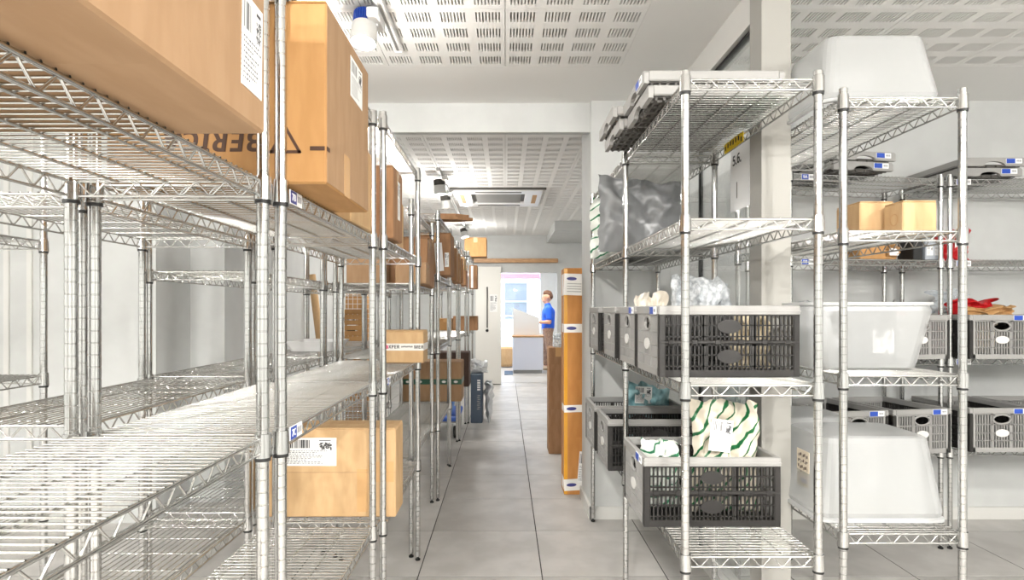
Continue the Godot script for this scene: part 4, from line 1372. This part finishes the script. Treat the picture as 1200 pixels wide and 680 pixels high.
func tall_boxes() -> void:
	var o := thing("tall_carton", "tall narrow carton sealed with printed tape standing beside the pier", "box", Vector3(0.505, 0, -4.32))
	var g := Geo.new()
	g.cbox(Vector3(0, 0.79, 0), Vector3(0.19, 1.58, 0.20), 0.004)
	part("body", g, M.card_amber, o)
	g = Geo.new()
	g.box(Vector3(-0.083, 0.79, 0.1004), Vector3(0.024, 1.57, 0.0008))
	g.box(Vector3(-0.0954, 0.79, 0.086), Vector3(0.0008, 1.57, 0.028))
	part("yellow_tape", g, M.tape_amber, o)
	for k in 4:
		var y: float = [1.465, 1.16, 0.60, 0.07][k]
		var hh: float = [0.15, 0.06, 0.05, 0.08][k]
		var sl := sheet(o, "printed_seal", 0.135, hh, M.tape_white, Vector3(-0.028, y, 0.1010), 0.0, 0.03 * (k - 1))
		g = Geo.new()
		g.prism(oval(0.07, 0.024), 0.0008, 0.0014)
		part("seal_mark", g, M.navy, sl, Vector3(-0.015, 0.04 if k == 0 else 0.0, 0))
		if k == 0:
			g = Geo.new()
			for r in 4: g.box(Vector3(0.004, 0.005 - r * 0.018, 0.001), Vector3(0.10, 0.006, 0.0006))
			part("print_lines", g, M.grey_metal, sl)
		sheet(o, "side_seal", 0.12, hh, M.tape_white, Vector3(-0.0958, y, 0.02), -PI / 2)
	sheet(o, "lower_label", 0.08, 0.22, M.label_b, Vector3(0.045, 0.19, 0.1012), 0.0, -0.08)
	var p := thing("tall_carton", "plain brown carton standing on end behind the taped tall one", "box", Vector3(0.475, 0, -5.53))
	g = Geo.new()
	g.cbox(Vector3(0, 0.475, 0), Vector3(0.17, 0.95, 0.24), 0.004)
	part("body", g, M.card_brown, p)
	g = Geo.new()
	g.box(Vector3(0, 0.951, 0), Vector3(0.05, 0.001, 0.24))
	g.box(Vector3(0, 0.91, 0.1203), Vector3(0.05, 0.08, 0.0006))
	part("tape", g, M.tape_clear, p)
	bag("clear plastic bottle wrap on the plain brown carton", Vector3(0.475, 0.952, -5.5), 0.08, 0.12, 0.06, 92, M.film, {"name": "bottle_wrap"})


# ------------------------------------------------------------------ goods on the back wall racks
func build_back_goods() -> void:
	var Z := PI / 2      # long axis runs back from the viewer, the end at local -x faces the viewer
	# racks' levels: 0.54, 1.03, 1.56, 2.0; front rail of the second rack at d 3.27
	for k in 2:
		flat_crate(["collapsed crate, lower of the pair at the picture's right edge", "collapsed crate, upper of the pair at the picture's right edge"][k], Vector3(2.595, 2.001 + k * 0.0475, -(3.24 + CL / 2 - 0.03 * k)), Z, 1)
	var t := PI / 2 + deg_to_rad(9)
	for k in 2:
		flat_crate(["collapsed crate, lower of the pair behind the tub rack", "collapsed crate, upper of the pair behind the tub rack"][k], Vector3(1.80, 2.001 + k * 0.0475, -(3.10 + CL / 2 - 0.02 * k)), t, 1)
	crate("folding crate heaped with red and tan parcels on the back wall rack", Vector3(2.61, 1.031, -(3.18 + CL / 2)), Z, 1)
	crate("folding crate on the middle level at the picture's right edge", Vector3(2.97, 1.031, -(3.18 + CL / 2)), Z, 0)
	crate("folding crate on the middle level behind the upright tub", Vector3(2.14, 1.031, -(3.16 + CL / 2)), t, 0)
	crate("folding crate low on the back wall rack under the parcels", Vector3(2.61, 0.541, -(3.18 + CL / 2)), Z, 1)
	crate("low folding crate at the picture's right edge", Vector3(2.97, 0.541, -(3.18 + CL / 2)), Z, 0)
	crate("low folding crate to the right of the lowest tub", Vector3(2.13, 0.541, -(3.14 + CL / 2)), t, 1)
	crate("low folding crate half hidden behind the lowest tub", Vector3(1.765, 0.541, -(3.08 + CL / 2)), t, 1)
	bag("shiny red parcel lying on the heaped crate", Vector3(2.61, 1.228, -3.39), 0.27, 0.11, 0.13, 101, M.bag_red, {"slump": -0.1, "crease": 0.04})
	bag("tan paper parcel at the front of the heaped crate", Vector3(2.61, 1.235, -3.26), 0.26, 0.07, 0.06, 102, M.bag_kraft)
	bag("clear plastic bag on top of the red parcel", Vector3(2.61, 1.27, -3.565), 0.22, 0.14, 0.08, 103, M.film, {"crease": 0.05})
	bag("white paper bag filling the heaped crate", Vector3(2.61, 1.045, -3.40), 0.26, 0.17, 0.16, 104, std(Color(0.84, 0.78, 0.70), 0.6))
	bag("red bag in the crate behind the upright tub", Vector3(2.14, 1.045, -3.40), 0.24, 0.24, 0.16, 105, M.bag_red)
	# upper shelf
	carton("flat tan box on the upper shelf behind the kraft boxes", 1.92, 2.06, 1.561, 0.095, 3.28, 0.16, M.card_orange)
	bag("tan parcel in clear wrap on the upper shelf", Vector3(2.14, 1.561, -3.42), 0.15, 0.10, 0.10, 106, M.bag_kraft, {"sheet": [0.05, 0.04, M.paper, Vector3(0.02, 0.05, 0.056)]})
	carton("black box with a grey barcode end on the upper shelf", 2.225, 2.275, 1.561, 0.11, 3.30, 0.14, M.black, {"tape": false})
	var w := carton("pale grey box with two white labels by the red bag", 2.29, 2.375, 1.561, 0.10, 3.30, 0.14, std(Color(0.62, 0.64, 0.67), 0.5), {"tape": false})
	sheet(w, "label", 0.034, 0.05, M.label_a, Vector3(-0.02, 0.05, 0.0708))
	sheet(w, "label", 0.030, 0.05, M.label_a, Vector3(0.022, 0.05, 0.0708))
	bag("glossy red bag with white print standing on the upper shelf", Vector3(2.50, 1.561, -3.40), 0.17, 0.17, 0.08, 107, M.bag_red, {"turn": -0.3, "sheet": [0.05, 0.06, M.paper, Vector3(0.03, 0.09, 0.045)]})
	# middle level, left of the upright tub
	bag("crumpled white and silver bag behind the white post", Vector3(1.56, 1.031, -3.22), 0.24, 0.30, 0.14, 108, M.bag_silver, {"crease": 0.06})
	bag("white mailing bag leaning behind the upright tub", Vector3(1.80, 1.031, -3.32), 0.26, 0.27, 0.10, 109, M.bag_white, {"slump": 0.2})


# ------------------------------------------------------------------ rear part, doorway and front shop
func build_far_room() -> void:
	# ceiling cassette
	var c := thing("ceiling_air_conditioner", "white four-way air conditioning cassette in the slotted ceiling", "air conditioner", Vector3(-0.075, CEIL, -6.88))
	var g := Geo.new()
	for s in [-1, 1]:
		g.cbox(Vector3(0, -0.018, s * 0.385), Vector3(0.95, 0.036, 0.18), 0.006)
		g.cbox(Vector3(s * 0.385, -0.018, 0), Vector3(0.18, 0.036, 0.59), 0.006)
	part("panel", g, M.white_gloss, c)
	g = Geo.new()
	g.box(Vector3(0, -0.004, 0), Vector3(0.60, 0.006, 0.60))
	part("intake", g, M.lamp_dark, c)
	for k in 12:
		g = Geo.new()
		g.x = Transform3D(Basis(Vector3.RIGHT, 0.5), Vector3(0, -0.026, -0.25 + k * 0.0455))
		g.box(Vector3.ZERO, Vector3(0.50, 0.004, 0.028))
		part("slat", g, M.crate_grey, c)
	for s in [-1, 1]:
		g = Geo.new()
		g.cbox(Vector3(0, -0.037, s * 0.40), Vector3(0.50, 0.004, 0.05), 0.001)
		part("outlet_flap", g, M.lamp_dark, c)
		g = Geo.new()
		g.cbox(Vector3(s * 0.40, -0.037, 0), Vector3(0.05, 0.004, 0.50), 0.001)
		part("outlet_flap", g, M.bag_kraft, c)
	g = Geo.new()
	g.box(Vector3(0, -0.012, 0.482), Vector3(1.02, 0.024, 0.012))  # dark strip standing in for the shaded gap along the near edge
	part("dark_gap_strip", g, M.lamp_dark, c)
	# sliding door, its rail and pull
	var d := thing("sliding_door", "cream sliding door leaf beside the bright doorway", "door", Vector3(-0.29, 0, -10.44))
	g = Geo.new()
	g.cbox(Vector3(0, 1.02, 0), Vector3(0.44, 2.02, 0.045), 0.004)
	part("leaf", g, M.door, d)
	g = Geo.new()
	g.tube(Vector3(-0.02, 0.98, 0.05), Vector3(-0.02, 1.68, 0.05), 0.011, 8, -1, true)
	for y in [1.02, 1.64]: g.tube(Vector3(-0.02, y, 0.02), Vector3(-0.02, y, 0.05), 0.007, 6)
	part("pull_bar", g, M.crate_mid, d)
	g = Geo.new()
	g.x = Transform3D(Basis(Vector3.RIGHT, PI / 2), Vector3(-0.02, 0.93, 0.022))
	g.lathe([Vector2(0, 0.012), Vector2(0.022, 0.012), Vector2(0.026, 0.0)], 14)
	part("lock", g, M.black, d)
	sheet(d, "notice", 0.13, 0.30, M.label_b, Vector3(0.09, 1.40, 0.0235))
	var r := thing("door_rail", "long wooden pelmet board above the doorway", "rail", Vector3(0.17, 2.10, -10.46))
	g = Geo.new()
	g.cbox(Vector3(0, 0.035, 0), Vector3(1.48, 0.07, 0.07), 0.004)
	part("board", g, M.wood, r)
	# shell of the front shop
	slab("floor_shop", -2.4, 2.4, -0.2, 0.0, 10.62, 15.1, std(Color(0.72, 0.71, 0.69), 0.3))
	slab("wall_shop_left", -2.4, -2.28, 0, 2.95, 10.62, 15.1)
	slab("wall_shop_right", 2.28, 2.4, 0, 2.95, 10.62, 15.1)
	slab("ceiling_shop", -2.4, 2.4, 2.85, 3.0, 10.62, 15.1, M.ceiling)
	slab("wall_shop_inner_left", -2.4, -1.88, 0, 2.95, 10.5, 10.62)
	slab("wall_shop_inner_right", 1.35, 2.4, 0, 2.95, 10.5, 10.62)
	slab("wall_shop_front_right", 0.87, 2.4, 0, 2.95, 15.0, 15.12)
	slab("wall_shop_front_left", -2.4, -2.0, 0, 2.95, 15.0, 15.12)
	slab("wall_shop_front_head", -2.0, 0.87, 2.6, 2.95, 15.0, 15.12)
	slab("window_shop_front", -2.0, 0.87, 0.02, 2.6, 15.05, 15.06, M.glass)
	slab("trim_shop_window", -0.62, -0.58, 0.02, 2.6, 15.03, 15.08, M.white_gloss)
	slab("trim_shop_sill", -2.0, 0.87, 0.0, 0.25, 15.0, 15.12, M.white_gloss)
	# reception counter
	var k := thing("reception_counter", "white reception counter with a wooden top in the front shop", "counter", Vector3(0.46, 0, -12.5))
	g = Geo.new()
	g.cbox(Vector3(0, 0.40, 0), Vector3(0.61, 0.66, 0.55), 0.004)
	part("body", g, std(Color(0.86, 0.87, 0.92), 0.4), k)
	g = Geo.new()
	g.box(Vector3(0, 0.035, -0.02), Vector3(0.58, 0.07, 0.50))
	part("plinth", g, M.crate_grey, k)
	g = Geo.new()
	g.cbox(Vector3(0, 0.748, 0), Vector3(0.65, 0.036, 0.58), 0.004)
	part("worktop", g, M.wood, k)
	var sc := thing("privacy_screen", "white sloping screen panel standing on the reception counter", "screen", Vector3(0.43, 0.767, -12.45))
	g = Geo.new()
	g.prism(PackedVector2Array([Vector2(-0.27, 0), Vector2(0.29, 0), Vector2(0.26, 0.36), Vector2(-0.27, 0.56)]), -0.015, 0.015)
	part("panel", g, M.white_gloss, sc)
	var mt := thing("floor_mat", "slate grey mat on the shop floor by the doorway", "mat", Vector3(0.07, 0, -12.3))
	g = Geo.new()
	g.cbox(Vector3(0, 0.006, 0), Vector3(0.17, 0.012, 0.7), 0.003)
	part("mat", g, std(Color(0.33, 0.40, 0.48), 0.9), mt)
	var st := thing("stool", "round tan upholstered stool behind the counter", "stool", Vector3(0.03, 0, -13.6))
	g = Geo.new()
	g.lathe([Vector2(0, 0.02), Vector2(0.15, 0.02), Vector2(0.19, 0.08), Vector2(0.20, 0.26), Vector2(0.18, 0.42), Vector2(0.14, 0.46), Vector2(0, 0.47)], 20)
	part("cushion", g, M.card_light, st)
	# outside: street and the house across it
	slab("floor_street", -30, 30, -0.3, -0.12, 15.12, 40, std(Color(0.55, 0.55, 0.54), 0.9))
	var b := thing("white_building", "white rendered building across the street with a red band and grey windows", "building", Vector3(0, -0.12, -26))
	g = Geo.new()
	g.span(Vector3(-12, 0, -4), Vector3(12, 9, 0))
	part("wall", g, std(Color(0.85, 0.85, 0.84), 0.9), b)
	g = Geo.new()
	g.cbox(Vector3(0.6, 2.85, 0.06), Vector3(2.1, 0.2, 0.14), 0.01)
	part("red_band", g, std(Color(0.80, 0.25, 0.28), 0.6), b)
	for w in [[-0.04, 0.95, 0.95, 2.57], [-1.6, -0.5, 1.25, 2.55], [2.4, 3.4, 1.25, 2.55]]:
		g = Geo.new()
		var x0: float = w[0]; var x1: float = w[1]; var ya: float = w[2]; var yb: float = w[3]
		for xx in [x0, x1]: g.box(Vector3(xx, (ya + yb) / 2, 0.03), Vector3(0.06, yb - ya + 0.06, 0.08))
		for yy in [ya, (ya + yb) / 2, yb]: g.box(Vector3((x0 + x1) / 2, yy, 0.03), Vector3(x1 - x0, 0.06, 0.08))
		var wf := part("window_frame", g, M.grey_metal, b)
		g = Geo.new()
		g.box(Vector3((x0 + x1) / 2, (ya + yb) / 2, 0.01), Vector3(x1 - x0, yb - ya, 0.02))
		part("pane", g, std(Color(0.30, 0.32, 0.34), 0.15), wf)
	g = Geo.new()
	for n in 5: g.box(Vector3(0.25, 0.5 + n * 0.16, 0.02), Vector3(0.5, 0.05, 0.05))
	part("louvre", g, M.crate_grey, b)


# ------------------------------------------------------------------ person
# surface nets of tapered capsules joined with a smooth minimum; bones: [a, b, ra, rb]
func body_mesh(bones: Array, cell: float, k: float) -> ArrayMesh:
	var lo := Vector3(1e9, 1e9, 1e9)
	var hi := -lo
	for b in bones:
		var r := maxf(b[2], b[3]) + k + cell * 2
		for q in 2:
			lo = lo.min(b[q] - Vector3.ONE * r)
			hi = hi.max(b[q] + Vector3.ONE * r)
	var nx := int(ceil((hi.x - lo.x) / cell)) + 1
	var ny := int(ceil((hi.y - lo.y) / cell)) + 1
	var nz := int(ceil((hi.z - lo.z) / cell)) + 1
	var f := PackedFloat32Array()
	f.resize(nx * ny * nz)
	f.fill(1.0)
	for b in bones:
		var A: Vector3 = b[0]
		var B: Vector3 = b[1]
		var ra: float = b[2]
		var rb: float = b[3]
		var r := maxf(ra, rb) + k + cell * 2
		var p0 := (A.min(B) - Vector3.ONE * r - lo) / cell
		var p1 := (A.max(B) + Vector3.ONE * r - lo) / cell
		var ab := B - A
		var l2 := maxf(ab.length_squared(), 1e-9)
		for z in range(maxi(0, int(p0.z)), mini(nz, int(p1.z) + 1)):
			for y in range(maxi(0, int(p0.y)), mini(ny, int(p1.y) + 1)):
				var at := (z * ny + y) * nx
				for x in range(maxi(0, int(p0.x)), mini(nx, int(p1.x) + 1)):
					var p := lo + Vector3(x, y, z) * cell
					var t := clampf((p - A).dot(ab) / l2, 0.0, 1.0)
					var d := (p - A - ab * t).length() - lerpf(ra, rb, t)
					var o := f[at + x]
					var h := maxf(k - absf(o - d), 0.0) / k
					f[at + x] = minf(o, d) - h * h * k * 0.25
	var id := {}
	var pos := PackedVector3Array()
	var st := [1, nx, nx * ny]
	for z in nz - 1:
		for y in ny - 1:
			for x in nx - 1:
				var c := (z * ny + y) * nx + x
				var neg := 0
				for q in 8:
					if f[c + (q & 1) + ((q >> 1) & 1) * nx + (q >> 2) * nx * ny] < 0.0: neg += 1
				if neg == 0 or neg == 8: continue
				var sum := Vector3.ZERO
				var cnt := 0
				for q in 8:
					for a in 3:
						if q & (1 << a): continue
						var q2 := q | (1 << a)
						var fa := f[c + (q & 1) + ((q >> 1) & 1) * nx + (q >> 2) * nx * ny]
						var fb := f[c + (q2 & 1) + ((q2 >> 1) & 1) * nx + (q2 >> 2) * nx * ny]
						if (fa < 0.0) == (fb < 0.0): continue
						var tt := fa / (fa - fb)
						var pa := Vector3(q & 1, (q >> 1) & 1, q >> 2)
						var pb := Vector3(q2 & 1, (q2 >> 1) & 1, q2 >> 2)
						sum += pa.lerp(pb, tt)
						cnt += 1
				id[c] = pos.size()
				pos.push_back(lo + (Vector3(x, y, z) + sum / cnt) * cell)
	var nor := PackedVector3Array()
	nor.resize(pos.size())
	for c in id:
		var x: int = c % nx
		var y: int = (c / nx) % ny
		var z: int = c / (nx * ny)
		var gx := f[c + 1] - f[c]
		var gy := f[c + nx] - f[c]
		var gz := f[c + nx * ny] - f[c]
		nor[id[c]] = Vector3(gx, gy, gz).normalized()
	var idx := PackedInt32Array()
	for c in id:
		for a in 3:
			var b1: int = st[(a + 1) % 3]
			var b2: int = st[(a + 2) % 3]
			var f0 := f[c]
			var f1: float = f[c + st[a]]
			if (f0 < 0.0) == (f1 < 0.0): continue
			if not (id.has(c - b1) and id.has(c - b2) and id.has(c - b1 - b2)): continue
			var q := [id[c], id[c - b1], id[c - b1 - b2], id[c - b2]]
			if f0 >= 0.0: idx.append_array([q[0], q[1], q[2], q[0], q[2], q[3]])
			else: idx.append_array([q[0], q[2], q[1], q[0], q[3], q[2]])
	var arr := []
	arr.resize(Mesh.ARRAY_MAX)
	arr[Mesh.ARRAY_VERTEX] = pos
	arr[Mesh.ARRAY_NORMAL] = nor
	arr[Mesh.ARRAY_INDEX] = idx
	var m := ArrayMesh.new()
	m.add_surface_from_arrays(Mesh.PRIMITIVE_TRIANGLES, arr)
	return m

# a man in profile, facing -x, forearms forward over the counter
func build_person() -> void:
	var o := thing("person", "person in a blue polo shirt standing at the reception counter", "person", Vector3(0.90, 0, -13.0), 0.0)
	var skin := std(Color(0.80, 0.60, 0.50), 0.6)
	var V := func(x, y, z): return Vector3(x, y, z)
	var bones := []
	# trunk, neck
	bones.append([V.call(0.02, 0.92, 0.06), V.call(0.02, 0.92, -0.06), 0.105, 0.105])
	bones.append([V.call(0.02, 0.95, 0), V.call(0.03, 1.22, 0), 0.12, 0.125])
	bones.append([V.call(0.03, 1.22, 0.09), V.call(0.03, 1.22, -0.09), 0.105, 0.105])
	bones.append([V.call(0.03, 1.30, 0.13), V.call(0.03, 1.30, -0.13), 0.06, 0.06])
	bones.append([V.call(0.02, 1.33, 0), V.call(-0.005, 1.45, 0), 0.055, 0.05])
	# legs
	for s in [-1, 1]:
		bones.append([V.call(0.02, 0.88, s * 0.08), V.call(-0.01 + 0.05 * s, 0.47, s * 0.09), 0.085, 0.055])
		bones.append([V.call(-0.01 + 0.05 * s, 0.47, s * 0.09), V.call(0.03 + 0.06 * s, 0.10, s * 0.095), 0.056, 0.038])
		bones.append([V.call(0.035 + 0.06 * s, 0.045, s * 0.095), V.call(-0.13 + 0.06 * s, 0.035, s * 0.105), 0.042, 0.034])
		# arms
		var sh: Vector3 = V.call(0.03, 1.30, s * 0.17)
		var el: Vector3 = V.call(0.03, 1.03, s * 0.21)
		var wr: Vector3 = V.call(-0.19, 1.02, s * 0.14)
		bones.append([sh, el, 0.052, 0.042])
		bones.append([el, wr, 0.041, 0.028])
		bones.append([wr, wr + Vector3(-0.07, -0.008, 0), 0.030, 0.030])
		# fingers
		for k in 4:
			var root := wr + Vector3(-0.085, 0.0, -0.028 + 0.019 * k)
			var len_: float = [0.055, 0.068, 0.074, 0.064][k if s == 1 else 3 - k]
			bones.append([root, root + Vector3(-len_ * 0.6, -0.012, 0), 0.009, 0.0085])
			bones.append([root + Vector3(-len_ * 0.6, -0.012, 0), root + Vector3(-len_, -0.035, 0), 0.0085, 0.0075])
		bones.append([wr + Vector3(-0.03, 0.005, -s * 0.028), wr + Vector3(-0.07, -0.01, -s * 0.055), 0.011, 0.009])
	# head
	bones.append([V.call(-0.005, 1.565, 0), V.call(-0.005, 1.585, 0), 0.088, 0.088])
	bones.append([V.call(-0.03, 1.50, 0), V.call(-0.05, 1.48, 0), 0.058, 0.045])
	bones.append([V.call(0.025, 1.57, 0), V.call(0.03, 1.55, 0), 0.085, 0.08])
	bones.append([V.call(-0.10, 1.545, 0), V.call(-0.105, 1.525, 0), 0.010, 0.014])
	bones.append([V.call(-0.088, 1.49, 0.012), V.call(-0.088, 1.49, -0.012), 0.012, 0.012])
	for s in [-1, 1]:
		bones.append([V.call(0.015, 1.56, s * 0.083), V.call(0.02, 1.525, s * 0.083), 0.016, 0.010])
	var body := part("body", body_mesh(bones, 0.0105, 0.03), skin, o)
	# eyes
	for s in [-1, 1]:
		var g := Geo.new()
		g.lathe([Vector2(0, -0.007), Vector2(0.007, 0), Vector2(0, 0.007)], 8, Vector3(-0.084, 1.556, s * 0.03))
		part("eye", g, M.ink_black, body)
	# shirt
	var cl := []
	cl.append([V.call(0.02, 0.93, 0.06), V.call(0.02, 0.93, -0.06), 0.122, 0.122])
	cl.append([V.call(0.02, 0.93, 0), V.call(0.03, 1.22, 0), 0.135, 0.140])
	cl.append([V.call(0.03, 1.22, 0.09), V.call(0.03, 1.22, -0.09), 0.122, 0.122])
	cl.append([V.call(0.03, 1.305, 0.14), V.call(0.03, 1.305, -0.14), 0.073, 0.073])
	cl.append([V.call(0.02, 1.34, 0), V.call(0.01, 1.385, 0), 0.074, 0.068])
	for s in [-1, 1]: cl.append([V.call(0.03, 1.30, s * 0.17), V.call(0.03, 1.11, s * 0.20), 0.070, 0.064])
	part("polo_shirt", body_mesh(cl, 0.0125, 0.03), std(Color(0.10, 0.36, 0.85), 0.7), o)
	# trousers
	cl = []
	cl.append([V.call(0.02, 0.87, 0.06), V.call(0.02, 0.87, -0.06), 0.116, 0.116])
	for s in [-1, 1]:
		cl.append([V.call(0.02, 0.86, s * 0.08), V.call(-0.01 + 0.05 * s, 0.47, s * 0.09), 0.10, 0.072])
		cl.append([V.call(-0.01 + 0.05 * s, 0.47, s * 0.09), V.call(0.03 + 0.06 * s, 0.13, s * 0.095), 0.072, 0.056])
	part("trousers", body_mesh(cl, 0.0125, 0.025), textured(noise_image(128, 77, 0.06, Color(0.52, 0.42, 0.36), Color(0.70, 0.58, 0.50)), 3.0, 0.8), o)
	# hair
	cl = []
	cl.append([V.call(0.03, 1.60, 0), V.call(0.045, 1.575, 0), 0.088, 0.086])
	cl.append([V.call(-0.045, 1.64, 0.03), V.call(-0.045, 1.64, -0.03), 0.042, 0.042])
	cl.append([V.call(0.0, 1.635, 0), V.call(0.03, 1.63, 0), 0.075, 0.07])
	part("hair", body_mesh(cl, 0.0105, 0.03), std(Color(0.38, 0.26, 0.19), 0.8), o)
	for s in [-1, 1]:
		cl = [[V.call(0.035 + 0.06 * s, 0.048, s * 0.095), V.call(-0.14 + 0.06 * s, 0.038, s * 0.105), 0.047, 0.038]]
		part("shoe", body_mesh(cl, 0.0125, 0.02), std(Color(0.72, 0.64, 0.55), 0.7), o)
